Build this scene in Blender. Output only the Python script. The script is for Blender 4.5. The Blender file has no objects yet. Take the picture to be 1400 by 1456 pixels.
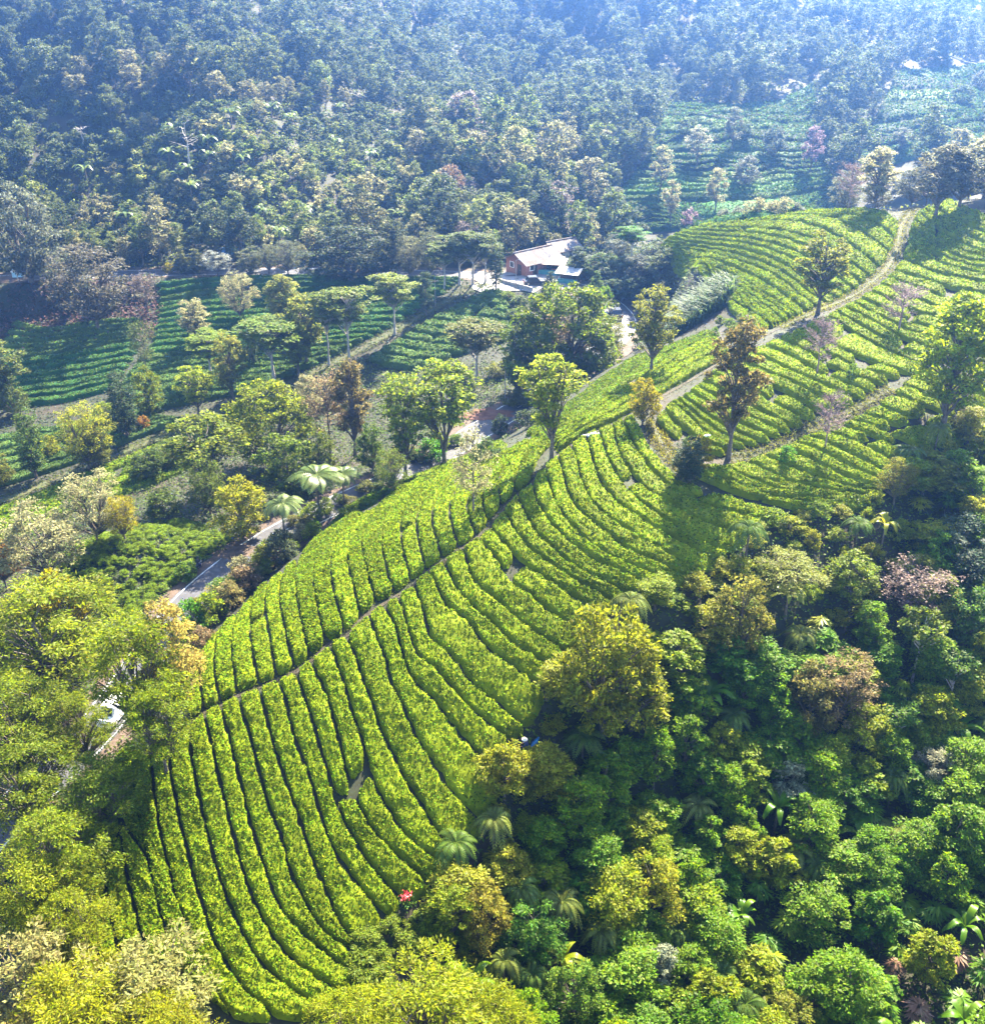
import bpy, math, random
import numpy as np
from mathutils import Vector

# ------------------------------------------------------------------ camera, sky, sun, exposure
SC = bpy.context.scene
COL = SC.collection
CAMZ, PITCH, FPX = 80.0, math.radians(28.0), 1561.0        # camera height, downward pitch, focal length in photo pixels (1400 wide)
cam_data = bpy.data.cameras.new('camera')
cam = bpy.data.objects.new('camera', cam_data); COL.objects.link(cam)
cam.location = (0, 0, CAMZ)
cam.rotation_euler = (math.pi/2 - PITCH, 0, 0)
cam_data.sensor_fit = 'HORIZONTAL'; cam_data.sensor_width = 36.0
cam_data.lens = 36.0 * FPX / 1400.0
cam_data.clip_start = 0.5; cam_data.clip_end = 4000
SC.camera = cam

SUN_EL, SUN_AZ = math.radians(44.0), math.radians(25.0)    # azimuth from +Y towards +X
world = bpy.data.worlds.new('World'); SC.world = world; world.use_nodes = True
wn = world.node_tree; wn.nodes.clear()
sky = wn.nodes.new('ShaderNodeTexSky'); sky.sky_type = 'NISHITA'; sky.sun_disc = False
sky.sun_elevation = SUN_EL; sky.sun_rotation = SUN_AZ
bg = wn.nodes.new('ShaderNodeBackground'); bg.inputs['Strength'].default_value = 0.08
wo = wn.nodes.new('ShaderNodeOutputWorld')
wn.links.new(sky.outputs[0], bg.inputs[0]); wn.links.new(bg.outputs[0], wo.inputs[0])
sd = bpy.data.lights.new('sun', 'SUN'); sd.energy = 5.0; sd.angle = math.radians(0.5); sd.color = (1.0, 0.90, 0.70)
sun = bpy.data.objects.new('sun', sd); COL.objects.link(sun); sun.location = (60, 160, 260)
tosun = Vector((math.sin(SUN_AZ)*math.cos(SUN_EL), math.cos(SUN_AZ)*math.cos(SUN_EL), math.sin(SUN_EL)))
sun.rotation_euler = tosun.to_track_quat('Z', 'Y').to_euler()
vs = SC.view_settings
SC.display_settings.display_device = 'sRGB'
vs.view_transform = 'Standard'; vs.look = 'None'; vs.gamma = 1.0; vs.exposure = 3.45; vs.use_curve_mapping = False
SC.render.engine = 'CYCLES'
cy = SC.cycles
cy.use_denoising = True; cy.max_bounces = 6; cy.diffuse_bounces = 3; cy.transmission_bounces = 3; cy.volume_bounces = 0
cy.glossy_bounces = 2; cy.use_adaptive_sampling = True; cy.adaptive_threshold = 0.02
HAZE_DENSITY, HAZE_ANISO, HAZE_COL = 0.00068, 0.85, (0.17, 0.39, 1.0)

R = np.random.default_rng(7)
random.seed(7)

# ------------------------------------------------------------------ pixels to rays, height field
FW = np.array([0, math.cos(PITCH), -math.sin(PITCH)]); UP = np.array([0, math.sin(PITCH), math.cos(PITCH)])
CAM = np.array([0, 0, CAMZ])
def rays(px, py):
    px = np.asarray(px, float); py = np.asarray(py, float)
    d = FW[None] + ((px - 700)/FPX)[:, None]*np.array([[1, 0, 0]]) + ((728 - py)/FPX)[:, None]*UP[None]
    return d / np.linalg.norm(d, axis=1)[:, None]

ROADP = [(-60,1240,-70.5),(20,1150,-69),(140,1035,-68),(250,880,-67),(320,812,-66),(400,757,-65),(480,717,-64),(560,682,-63),(620,652,-62.5),
         (690,607,-61.5),(745,575,-61),(815,527,-60),(865,490,-59.2),(888,462,-58.5),(872,436,-58),(835,414,-57.6),(790,401,-57.2),(740,396,-57),(690,392,-57.5),
         (560,388,-59),(430,386,-60),(220,388,-61.5),(90,393,-62.2),(-60,398,-63)]
CTRL = ROADP + [
 (270,1035,-58),(390,970,-55.5),(500,900,-53),(640,790,-50.5),(740,700,-48.5),(840,622,-47),(930,575,-46),(1003,528,-45),(1080,481,-43.6),(1160,442,-42.6),(1250,390,-40.8),(1283,320,-38),(1299,296,-36.6),
 (265,945,-61.5),(345,865,-61.5),(425,800,-60.2),(500,740,-59.5),(585,690,-58.5),(650,660,-57.3),(735,620,-55.5),(830,560,-53.5),(900,508,-52),(1007,478,-48.5),
 (650,1228,-63),(500,1345,-64.5),(420,1456,-65.5),(300,1456,-65),(150,1380,-65),(100,1250,-64.5),(165,1130,-62),
 (790,1000,-57.5),(960,875,-54.5),(1050,790,-53),(1240,722,-52.5),(1035,650,-48.5),(1200,600,-47.4),(1340,608,-48.6),(1400,500,-44.5),(1400,390,-40),(1300,500,-45),(1400,285,-34.5),
 (1100,305,-42.5),(960,334,-46.8),(930,352,-47.6),(1037,420,-46.5),(985,385,-47.5),
 (960,470,-54),(930,430,-56),
 (0,712,-72),(190,637,-70),(400,560,-66.5),(540,482,-62),(690,405,-57.8),
 (100,560,-71),(0,600,-72.5),(250,480,-66.8),(450,430,-62.3),(50,450,-67.5),(120,420,-64.5),
 (640,480,-61.3),(720,450,-59.5),(600,540,-64),(700,540,-62.5),
 (200,800,-66.5),(100,740,-70.5),(300,720,-67),(30,850,-68.5),
 (0,330,-58.5),(300,330,-57.5),(560,330,-57),
 (0,250,-49),(300,250,-48.5),(560,250,-49.5),(0,120,-33.5),(250,120,-34),(450,120,-36.5),(600,120,-42),(0,0,-17),(300,0,-17.8),(450,0,-19.5),(600,0,-24),
 (700,330,-58),(700,250,-54.5),(720,120,-48),(700,0,-29),(820,330,-60),(950,330,-62),(1000,200,-50),(1160,260,-58),(1000,100,-42),(1000,0,-32),(1300,150,-47),(1300,80,-40),(1300,0,-33)]
WCTRL = [(22,59,-73.5),(0,45,-71.5),(44,72,-71),(52,92,-63.5),(56,106,-57),(75,112,-57),(35,66,-73),(12,66,-70),(30,80,-66),(18,78,-62.5),(80,90,-64),(90,60,-70),
 (66,185,-45),(66,205,-54),(62,240,-61),(30,215,-58),(110,190,-40),
 (-150,420,12),(-50,440,8),(20,500,0),(-250,400,18),(120,720,-14),(260,740,-10),(0,820,12),(300,960,8),(-300,900,18),(430,600,-10),(430,300,-45),(300,150,-35),
 (130,160,-33),(150,100,-45),(110,60,-66),(200,250,-50),(-150,150,-73),(-200,215,-62),(-150,80,-73),(-100,30,-74),(0,0,-73),(60,20,-75),(0,-60,-75),
 (-150,-60,-75),(150,-60,-75),(150,20,-72),(430,-60,-62),(430,150,-40),(-330,-60,-76),(-330,150,-72),(-330,260,-44),(-330,1000,20),(430,1000,14),(60,1000,14),(-330,560,20),(430,800,2)]
def ctrl_xyz():
    a = np.array(CTRL, float); d = rays(a[:, 0], a[:, 1])
    t = a[:, 2]/d[:, 2]
    P = CAM[None] + d*t[:, None]
    return np.vstack([P, np.array([(x, y, z + CAMZ) for x, y, z in WCTRL])])
CP = ctrl_xyz()
def tps_fit(P, lam=2.0):
    n = len(P); d = np.linalg.norm(P[:, None, :2] - P[None, :, :2], axis=2)/100
    K = np.where(d > 0, d*d*np.log(d + 1e-9), 0) + np.eye(n)*lam*1e-3
    Q = np.hstack([np.ones((n, 1)), P[:, :2]/100])
    A = np.block([[K, Q], [Q.T, np.zeros((3, 3))]])
    return np.linalg.solve(A, np.concatenate([P[:, 2], np.zeros(3)]))
WT = tps_fit(CP)
def tps(x, y):
    out = np.empty(x.size); X = np.stack([x.ravel(), y.ravel()], 1)
    n = len(CP)
    for i in range(0, len(X), 20000):
        q = X[i:i+20000]
        d2 = ((q[:, None] - CP[None, :, :2])**2).sum(2)/1e4
        out[i:i+20000] = (0.5*d2*np.log(d2 + 1e-12))@WT[:n] + WT[n] + q@WT[n+1:]/100
    return out.reshape(x.shape)
GX = np.concatenate([np.arange(-330, -135, 8.0), np.arange(-135, 135, 1.5), np.arange(135, 431, 8.0)])
GY = np.concatenate([np.arange(-60, 30, 6.0), np.arange(30, 245, 1.5), np.arange(245, 420, 4.0), np.arange(420, 1001, 14.0)])
mx, my = np.meshgrid(GX, GY)
GH = np.clip(tps(mx, my), -5, 112)
# rough ground on the hillsides
def smooth_noise(x, y, s, seed):
    r = np.random.default_rng(seed); out = np.zeros_like(x)
    for k in range(6):
        a = r.uniform(0, 6.283); f = r.uniform(0.6, 1.6)/s; ph = r.uniform(0, 6.283)
        out += np.sin((x*math.cos(a) + y*math.sin(a))*f*6.283 + ph)
    return out/6
far = np.clip((my - 215)/60, 0, 1)
GH = GH + far*(smooth_noise(mx, my, 45, 3)*4.0 + smooth_noise(mx, my, 18, 4)*1.4) + 0.12*smooth_noise(mx, my, 7, 5)
# the low mound of bushy tea beside the road
GH = GH + 2.6*np.exp(-(((mx + 42)/9.5)**2 + ((my - 112)/8.0)**2)**1.3)
# level the ground across the road
ra = np.array(ROADP, float); rd = rays(ra[:, 0], ra[:, 1]); RP = CAM + rd*(ra[:, 2]/rd[:, 2])[:, None]
def resample(P, n=None, step=None):
    P = np.asarray(P, float); L = np.concatenate([[0], np.cumsum(np.linalg.norm(np.diff(P, axis=0), axis=1))])
    if n is None: n = max(2, int(L[-1]/step) + 1)
    s = np.linspace(0, L[-1], n)
    return np.stack([np.interp(s, L, P[:, k]) for k in range(P.shape[1])], 1)
def smooth_line(P, per=8):
    P = np.asarray(P, float)
    if len(P) < 3: return resample(P, per*2)
    E = np.vstack([2*P[0] - P[1], P, 2*P[-1] - P[-2]]); out = []
    for i in range(1, len(E) - 2):
        for t in np.linspace(0, 1, per, endpoint=False):
            a, b, c, d = E[i-1], E[i], E[i+1], E[i+2]
            out.append(0.5*((2*b) + (c - a)*t + (2*a - 5*b + 4*c - d)*t*t + (3*b - a - 3*c + d)*t**3))
    out.append(E[-2]); return np.array(out)
ROAD = resample(smooth_line(RP, 10), step=1.5)
for _ in range(6): ROAD[1:-1] = (ROAD[:-2] + 2*ROAD[1:-1] + ROAD[2:])/4
near = (np.abs(mx) < 140) & (my < 245)
ix = np.argwhere(near)
q = np.stack([mx[near], my[near]], 1)
dm = np.full(len(q), 1e9); hm = np.zeros(len(q))
for i in range(0, len(q), 8000):
    dd = np.linalg.norm(q[i:i+8000, None] - ROAD[None, :, :2], axis=2)
    k = dd.argmin(1); dm[i:i+8000] = dd[np.arange(len(k)), k]; hm[i:i+8000] = ROAD[k, 2]
w = np.clip((dm - 4.5)/6.0, 0, 1); w = w*w*(3 - 2*w)
GH[near] = hm*(1 - w) + GH[near]*w
def hgt(x, y):
    x = np.asarray(x, float); y = np.asarray(y, float)
    i = np.clip(np.searchsorted(GX, x) - 1, 0, len(GX) - 2); j = np.clip(np.searchsorted(GY, y) - 1, 0, len(GY) - 2)
    u = np.clip((x - GX[i])/(GX[i+1] - GX[i]), 0, 1); v = np.clip((y - GY[j])/(GY[j+1] - GY[j]), 0, 1)
    return (GH[j, i]*(1-u) + GH[j, i+1]*u)*(1-v) + (GH[j+1, i]*(1-u) + GH[j+1, i+1]*u)*v
TT = np.concatenate([np.arange(45, 320, 0.5), np.arange(320, 900, 2.0)])
def hit(px, py, off=0.0, tmax=900):
    """where the view rays of photo pixels meet the ground (raised by off)"""
    d = rays(np.atleast_1d(px), np.atleast_1d(py)); T = TT[TT < tmax]
    P = CAM[None, None] + d[:, None]*T[None, :, None]
    gap = P[..., 2] - hgt(P[..., 0], P[..., 1]) - off
    neg = gap < 0; k = np.where(neg.any(1), neg.argmax(1), gap.argmin(1)); k0 = np.maximum(k - 1, 0)
    n = np.arange(len(k)); g0, g1 = gap[n, k0], gap[n, k]
    f = np.where((g0 > 0) & (g1 < 0), g0/(g0 - g1 + 1e-9), 1.0)
    t = T[k0] + (T[k] - T[k0])*f
    Q = CAM + d*t[:, None]; Q[:, 2] = hgt(Q[:, 0], Q[:, 1])
    return Q
def project(P):
    v = np.asarray(P, float) - CAM; z = v@FW
    return 700 + FPX*v[..., 0]/z, 728 - FPX*(v@UP)/z, z

# ------------------------------------------------------------------ materials
def mat(name):
    m = bpy.data.materials.new(name); m.use_nodes = True; m.node_tree.nodes.clear()
    return m, m.node_tree.nodes, m.node_tree.links
def leaf_mat(name, trans=0.55, hue=0.05, val=0.9, rough=0.55, spec=0.14):
    m, N, L = mat(name)
    oi = N.new('ShaderNodeObjectInfo'); ge = N.new('ShaderNodeNewGeometry')
    hs = N.new('ShaderNodeHueSaturation')
    mh = N.new('ShaderNodeMapRange'); mh.inputs[3].default_value = 0.5 - hue/2; mh.inputs[4].default_value = 0.5 + hue/2
    ml = N.new('ShaderNodeMath'); ml.operation = 'MULTIPLY'; ml.inputs[1].default_value = 7.31
    fr = N.new('ShaderNodeMath'); fr.operation = 'FRACT'
    mv = N.new('ShaderNodeMapRange'); mv.inputs[3].default_value = 1 - val/2; mv.inputs[4].default_value = 1 + val/2
    L.new(ge.outputs['Random Per Island'], mv.inputs[0]); L.new(ge.outputs['Random Per Island'], ml.inputs[0]); L.new(ml.outputs[0], fr.inputs[0]); L.new(fr.outputs[0], mh.inputs[0])
    L.new(mh.outputs[0], hs.inputs['Hue']); L.new(mv.outputs[0], hs.inputs['Value']); L.new(oi.outputs['Color'], hs.inputs['Color'])
    # soft patches of paler and deeper green through the plant
    tc = N.new('ShaderNodeTexCoord'); nz = N.new('ShaderNodeTexNoise'); nz.inputs['Scale'].default_value = 0.55; nz.inputs['Detail'].default_value = 3
    L.new(tc.outputs['Object'], nz.inputs['Vector'])
    mp = N.new('ShaderNodeMapRange'); mp.inputs[1].default_value = 0.3; mp.inputs[2].default_value = 0.7; mp.inputs[3].default_value = 0.7; mp.inputs[4].default_value = 1.3
    L.new(nz.outputs[0], mp.inputs[0])
    h2 = N.new('ShaderNodeHueSaturation'); L.new(hs.outputs[0], h2.inputs['Color']); L.new(mp.outputs[0], h2.inputs['Value'])
    p = N.new('ShaderNodeBsdfPrincipled'); p.inputs['Roughness'].default_value = rough; p.inputs['Specular IOR Level'].default_value = spec
    t = N.new('ShaderNodeBsdfTranslucent'); mx_ = N.new('ShaderNodeMixShader'); mx_.inputs[0].default_value = trans
    g2 = N.new('ShaderNodeHueSaturation'); g2.inputs['Hue'].default_value = 0.49; g2.inputs['Value'].default_value = 1.5; L.new(h2.outputs[0], g2.inputs['Color'])
    o = N.new('ShaderNodeOutputMaterial')
    L.new(h2.outputs[0], p.inputs['Base Color']); L.new(g2.outputs[0], t.inputs['Color'])
    L.new(p.outputs[0], mx_.inputs[1]); L.new(t.outputs[0], mx_.inputs[2]); L.new(mx_.outputs[0], o.inputs[0])
    return m
def noise_mat(name, c1, c2, scale=2.0, rough=0.85, bump=0.3, c3=None, s3=0.05, spec=0.3, metal=0.0, lo=0.35, hi=0.65):
    m, N, L = mat(name)
    tc = N.new('ShaderNodeTexCoord'); nz = N.new('ShaderNodeTexNoise'); nz.inputs['Scale'].default_value = scale; nz.inputs['Detail'].default_value = 7
    cr = N.new('ShaderNodeValToRGB'); cr.color_ramp.elements[0].position = lo; cr.color_ramp.elements[1].position = hi
    cr.color_ramp.elements[0].color = (*c1, 1); cr.color_ramp.elements[1].color = (*c2, 1)
    L.new(tc.outputs['Object'], nz.inputs['Vector']); L.new(nz.outputs[0], cr.inputs[0])
    out = cr.outputs[0]
    if c3:
        n3 = N.new('ShaderNodeTexNoise'); n3.inputs['Scale'].default_value = s3; n3.inputs['Detail'].default_value = 5
        L.new(tc.outputs['Object'], n3.inputs['Vector'])
        r3 = N.new('ShaderNodeMapRange'); r3.inputs[1].default_value = 0.5; r3.inputs[2].default_value = 0.62; L.new(n3.outputs[0], r3.inputs[0])
        mi = N.new('ShaderNodeMix'); mi.data_type = 'RGBA'; mi.inputs[7].default_value = (*c3, 1)
        L.new(r3.outputs[0], mi.inputs[0]); L.new(out, mi.inputs[6]); out = mi.outputs[2]
    p = N.new('ShaderNodeBsdfPrincipled'); p.inputs['Roughness'].default_value = rough; p.inputs['Specular IOR Level'].default_value = spec; p.inputs['Metallic'].default_value = metal
    L.new(out, p.inputs['Base Color'])
    if bump:
        b = N.new('ShaderNodeBump'); b.inputs['Strength'].default_value = bump; b.inputs['Distance'].default_value = 0.1
        L.new(nz.outputs[0], b.inputs['Height']); L.new(b.outputs[0], p.inputs['Normal'])
    o = N.new('ShaderNodeOutputMaterial'); L.new(p.outputs[0], o.inputs[0])
    return m
M_LEAF = leaf_mat('leaf'); M_TEA = leaf_mat('tea_leaf', trans=0.36, hue=0.08, val=1.5, rough=0.65, spec=0.05); M_BLADE = leaf_mat('frond', trans=0.4, hue=0.03, val=0.4, rough=0.4)
M_BARK = noise_mat('bark', (0.055, 0.042, 0.03), (0.13, 0.105, 0.08), 6, bump=0.5)
M_PALE = noise_mat('pale_bark', (0.22, 0.19, 0.16), (0.42, 0.38, 0.33), 5, bump=0.4)
M_TWIG = noise_mat('twig_bark', (0.13, 0.085, 0.08), (0.24, 0.17, 0.16), 3, bump=0)
M_SOIL = noise_mat('ground_soil', (0.013, 0.012, 0.005), (0.017, 0.023, 0.005), 1.2, c3=(0.024, 0.018, 0.009), s3=0.12, bump=0.6)
M_FLOOR = noise_mat('asphalt', (0.028, 0.028, 0.034), (0.048, 0.047, 0.052), 1.4, rough=0.7, bump=0.15)
M_PATH = noise_mat('dry_grass_path', (0.045, 0.038, 0.013), (0.034, 0.046, 0.008), 1.1, bump=0.5)
M_DIRT = noise_mat('trodden_earth', (0.022, 0.016, 0.009), (0.042, 0.031, 0.016), 1.4, bump=0.5)
M_SHOULDER = noise_mat('brown_verge', (0.045, 0.030, 0.020), (0.085, 0.055, 0.038), 1.6, bump=0.5)
M_LINE = noise_mat('road_paint', (0.22, 0.22, 0.21), (0.5, 0.5, 0.48), 3, bump=0, rough=0.6)
M_CONC = noise_mat('concrete_yard', (0.22, 0.20, 0.185), (0.32, 0.295, 0.275), 0.6, bump=0.1)

# ------------------------------------------------------------------ mesh helpers
def build(name, V, F, mats, parent=None, smooth=False, fmat=None):
    me = mesh(name, V, F, mats, smooth, fmat)
    return link(name, me, parent)
def mesh(name, V, F, mats, smooth=False, fmat=None):
    """V (n,3); F an (m,4) array, or a list of faces"""
    me = bpy.data.meshes.new(name); V = np.asarray(V, np.float32)
    if isinstance(F, np.ndarray):
        me.vertices.add(len(V)); me.vertices.foreach_set('co', V.ravel())
        k = F.shape[1]; me.loops.add(F.size); me.polygons.add(len(F))
        me.loops.foreach_set('vertex_index', F.ravel().astype(np.int32))
        me.polygons.foreach_set('loop_start', np.arange(0, F.size, k, dtype=np.int32))
        me.update(calc_edges=True)
    else:
        me.from_pydata(V.tolist(), [], F); me.update()
    for m in (mats if isinstance(mats, (list, tuple)) else [mats]): me.materials.append(m)
    if fmat is not None: me.polygons.foreach_set('material_index', np.asarray(fmat, np.int32))
    if smooth: me.polygons.foreach_set('use_smooth', np.ones(len(me.polygons), bool))
    return me
def link(name, me, parent=None, color=None):
    o = bpy.data.objects.new(name, me); COL.objects.link(o)
    if parent is not None: o.parent = parent
    if color is not None: o.color = (*color, 1)
    return o
def tag(o, label=None, cat=None, group=None, kind=None):
    if label: o['label'] = label
    if cat: o['category'] = cat
    if group: o['group'] = group
    if kind: o['kind'] = kind
    return o
def empty(name, loc, rz=0, s=(1, 1, 1)):
    o = bpy.data.objects.new(name, None); COL.objects.link(o); o.empty_display_size = 0.3
    o.location = loc; o.rotation_euler = (0, 0, rz); o.scale = s
    return o
class MB:
    """collects quads and tris into one mesh"""
    def __init__(s): s.V = []; s.F = []; s.M = []; s.n = 0
    def add(s, V, F, m=0):
        V = np.asarray(V, float); s.V.append(V)
        s.F += [tuple(int(i) + s.n for i in f) for f in F]; s.M += [m]*len(F); s.n += len(V)
    def box(s, c, d, rz=0, m=0, top=1.0):
        x, y, z = np.array(d)/2; V = np.array([(a*x*(top if k > 0 else 1), b*y*(top if k > 0 else 1), k*z) for k in (-1, 1) for b in (-1, 1) for a in (-1, 1)])
        cs, sn = math.cos(rz), math.sin(rz); V = np.stack([V[:, 0]*cs - V[:, 1]*sn, V[:, 0]*sn + V[:, 1]*cs, V[:, 2]], 1) + np.array(c)
        s.add(V, [(0, 2, 3, 1), (4, 5, 7, 6), (0, 1, 5, 4), (2, 6, 7, 3), (0, 4, 6, 2), (1, 3, 7, 5)], m)
    def tube(s, P, r, n=6, m=0):
        V, F = tube(P, r, n); s.add(V, F, m)
    def prism(s, pts, x0, x1, m=0):
        """a y-z outline drawn along x"""
        n = len(pts); V = [(x0, y, z) for y, z in pts] + [(x1, y, z) for y, z in pts]
        s.add(V, [tuple(range(n))[::-1], tuple(range(n, 2*n))] + [(i, (i+1) % n, (i+1) % n + n, i + n) for i in range(n)], m)
    def build(s, name, mats, parent=None, smooth=False):
        return build(name, np.vstack(s.V), s.F, mats, parent, smooth, s.M)
def tube(P, r, n=6):
    P = np.asarray(P, float); r = np.broadcast_to(np.asarray(r, float), (len(P),))
    T = np.gradient(P, axis=0); T /= np.linalg.norm(T, axis=1)[:, None] + 1e-9
    a = np.where(np.abs(T[:, 2:3]) < 0.9, np.array([[0, 0, 1.0]]), np.array([[1.0, 0, 0]]))
    u = np.cross(T, a); u /= np.linalg.norm(u, axis=1)[:, None] + 1e-9; v = np.cross(T, u)
    an = np.arange(n)*2*math.pi/n
    V = (P[:, None] + r[:, None, None]*(np.cos(an)[None, :, None]*u[:, None] + np.sin(an)[None, :, None]*v[:, None])).reshape(-1, 3)
    i = np.arange(len(P) - 1)[:, None]*n + np.arange(n)[None]; j = np.arange(len(P) - 1)[:, None]*n + (np.arange(n)[None] + 1) % n
    return V, np.stack([i, j, j + n, i + n], 2).reshape(-1, 4)
def unit(v): return v/(np.linalg.norm(v, axis=-1, keepdims=True) + 1e-9)
def leaf_quads(C, r, size, up=0.7, wid=0.5, D=None, vary=0.35):
    """one leaf-shaped quad at every point of C"""
    n = len(C); size = np.asarray(size)*r.uniform(1 - vary, 1 + vary, n)
    nn = unit(r.normal(size=(n, 3)) + np.array([0, 0, up*2.0]))
    d = unit(r.normal(size=(n, 3)) if D is None else D + r.normal(size=(n, 3))*0.45)
    d = unit(d - nn*(d*nn).sum(1)[:, None]); s = np.cross(nn, d)
    l = (size/2)[:, None]; w = l*wid
    V = np.stack([C - d*l, C + s*w - d*l*0.1, C + d*l, C - s*w - d*l*0.1], 1).reshape(-1, 3)
    return V, np.arange(n*4).reshape(n, 4)
def merge(parts):
    V = []; F = []; k = 0
    for v, f in parts: V.append(v); F.append(f + k); k += len(v)
    return np.vstack(V), np.vstack(F)

# ------------------------------------------------------------------ terrain, road, paths
nx, ny = len(GX), len(GY)
idx = np.arange(nx*ny).reshape(ny, nx)
gf = np.stack([idx[:-1, :-1], idx[:-1, 1:], idx[1:, 1:], idx[1:, :-1]], 2).reshape(-1, 4)
ground = build('ground', np.stack([mx.ravel(), my.ravel(), GH.ravel()], 1), gf, M_SOIL, smooth=True); ground['kind'] = 'structure'
def side_of(P):
    t = np.gradient(P[:, :2], axis=0); t /= np.linalg.norm(t, axis=1)[:, None] + 1e-9
    return np.stack([-t[:, 1], t[:, 0]], 1)
def ribbon(name, P, a, b, dz, m, follow=True, kind='structure', cross=4, jag=0.0):
    """a strip along P between offsets a and b to its left"""
    n = side_of(P); U = np.linspace(0, 1, cross); V = []
    a = np.broadcast_to(np.asarray(a, float), (len(P),)).copy(); b = np.broadcast_to(np.asarray(b, float), (len(P),)).copy()
    if jag: a += R.normal(size=len(P))*jag; b += R.normal(size=len(P))*jag
    for u in U:
        o = (a + (b - a)*u)[:, None]; xy = P[:, :2] + n*o
        z = (np.maximum(hgt(xy[:, 0], xy[:, 1]), P[:, 2]) if not follow else hgt(xy[:, 0], xy[:, 1])) + dz
        V.append(np.column_stack([xy, z]))
    V = np.array(V); k = len(P)
    i = np.arange(cross - 1)[:, None]*k + np.arange(k - 1)[None]
    F = np.stack([i, i + 1, i + 1 + k, i + k], 2).reshape(-1, 4)
    o = build(name, V.reshape(-1, 3), F, m); o['kind'] = kind
    return o
ribbon('road', ROAD, -2.4, 2.4, 0.09, M_FLOOR, cross=5)
ribbon('road_verge', ROAD, -4.6, -2.15, 0.06, M_SHOULDER, cross=3, jag=0.15)      # which side is left of travel is checked in the render
ribbon('road_verge', ROAD, 2.15, 3.6, 0.06, M_SHOULDER, cross=3, jag=0.15)
ribbon('road_line', ROAD, -2.2, -2.03, 0.10, M_LINE, cross=2)
ribbon('road_line', ROAD, 2.03, 2.2, 0.10, M_LINE, cross=2)
def dash(P):
    k = 0
    MBk = MB(); n = side_of(P)
    for i in range(0, len(P) - 2, 4):
        q = [P[i, :2] + n[i]*-.06, P[i, :2] + n[i]*.06, P[i+1, :2] + n[i+1]*.06, P[i+1, :2] + n[i+1]*-.06]
        MBk.add([(x, y, float(hgt(x, y)) + 0.10) for x, y in q], [(0, 1, 2, 3)])
    o = MBk.build('centre_line', M_LINE); o['kind'] = 'structure'
dash(ROAD)
def pxline(pts, per=6, tmax=900):
    p = smooth_line(np.array(pts, float), per)
    return hit(p[:, 0], p[:, 1], tmax=tmax)
RIDGE = [(262,1040),(272,1030),(291,1014),(314,1004),(339,989),(369,979),(393,968),(420,956),(443,940),(466,919),(492,906),(503,894),(523,874),(562,850),(586,834),(605,814),(629,799),(652,784),(678,767),(698,750),(714,727),(734,705),(757,688),(772,666),(794,648),(831,620),(863,608),(893,592),(938,566),(1003,528),(1045,502),(1080,481),(1133,455),(1162,442),(1216,419),(1256,386),(1269,367),(1276,346),(1282,320),(1297,297)]
RP3 = resample(pxline(RIDGE, 3, 185), step=0.7)
k = len(RP3); wd = np.interp(np.linspace(0, 1, k), [0, 0.45, 0.55, 0.75, 1], [0.18, 0.18, 0.18, 0.22, 0.3])
ribbon('footpath', RP3, -wd, wd, 0.05, M_DIRT, jag=0.08)
g_ = RP3[int(k*0.66):]; ribbon('footpath', g_, -0.2, 0.3, 0.07, M_PATH, jag=0.12)
VP = resample(pxline([(-20,722),(80,682),(190,637),(275,603),(340,572),(400,548),(470,518),(540,482),(600,448),(650,420),(690,402)], 6, 260), step=1.0)
ribbon('valley_footpath', VP, -0.9, 0.9, 0.06, M_PATH, jag=0.2)
TP = resample(pxline([(1040,655),(1075,648),(1110,636),(1150,612),(1190,598),(1215,580),(1245,566),(1270,552)], 6, 185), step=0.8)
ribbon('field_track', TP, -0.25, 0.3, 0.05, M_PATH, jag=0.25); TP0 = TP
TP = resample(pxline([(930,598),(935,620),(950,645),(968,668),(985,690)], 6, 185), step=0.8)
ribbon('field_track', TP, -0.3, 0.3, 0.05, M_PATH, jag=0.2)
def tufts(P, wid, n, size, color, label):
    k = R.uniform(0, len(P) - 1, n); i = k.astype(int); nn = side_of(P); o = R.choice([-1, 1], n)*(wid + np.abs(R.normal(size=n))*0.35) + R.normal(size=n)*0.12
    xy = P[i, :2] + nn[i]*o[:, None] + R.normal(size=(n, 2))*0.2; C = np.column_stack([xy, hgt(xy[:, 0], xy[:, 1]) + R.uniform(0.03, 0.28, n)])
    V, F = leaf_quads(C, R, np.full(n, size), up=0.3, wid=0.28); tag(link('track_grass', mesh('track_grass', V, F, M_LEAF), None, color), label, None, None, 'stuff')
tufts(RP3[:int(k*0.62)], 0.2, 2500, 0.2, (0.06, 0.075, 0.006), 'grass tufts along the ridge footpath')
tufts(g_, 0.3, 4500, 0.26, (0.10, 0.105, 0.012), 'dry yellowish grass along the upper footpath')
tufts(TP, 0.35, 2500, 0.26, (0.12, 0.115, 0.008), 'yellow grass along the little field track')
tufts(VP, 0.8, 5000, 0.34, (0.06, 0.075, 0.015), 'grass along the valley footpath')
tufts(TP0, 0.25, 3500, 0.26, (0.09, 0.095, 0.010), 'grass along the field track')
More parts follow.
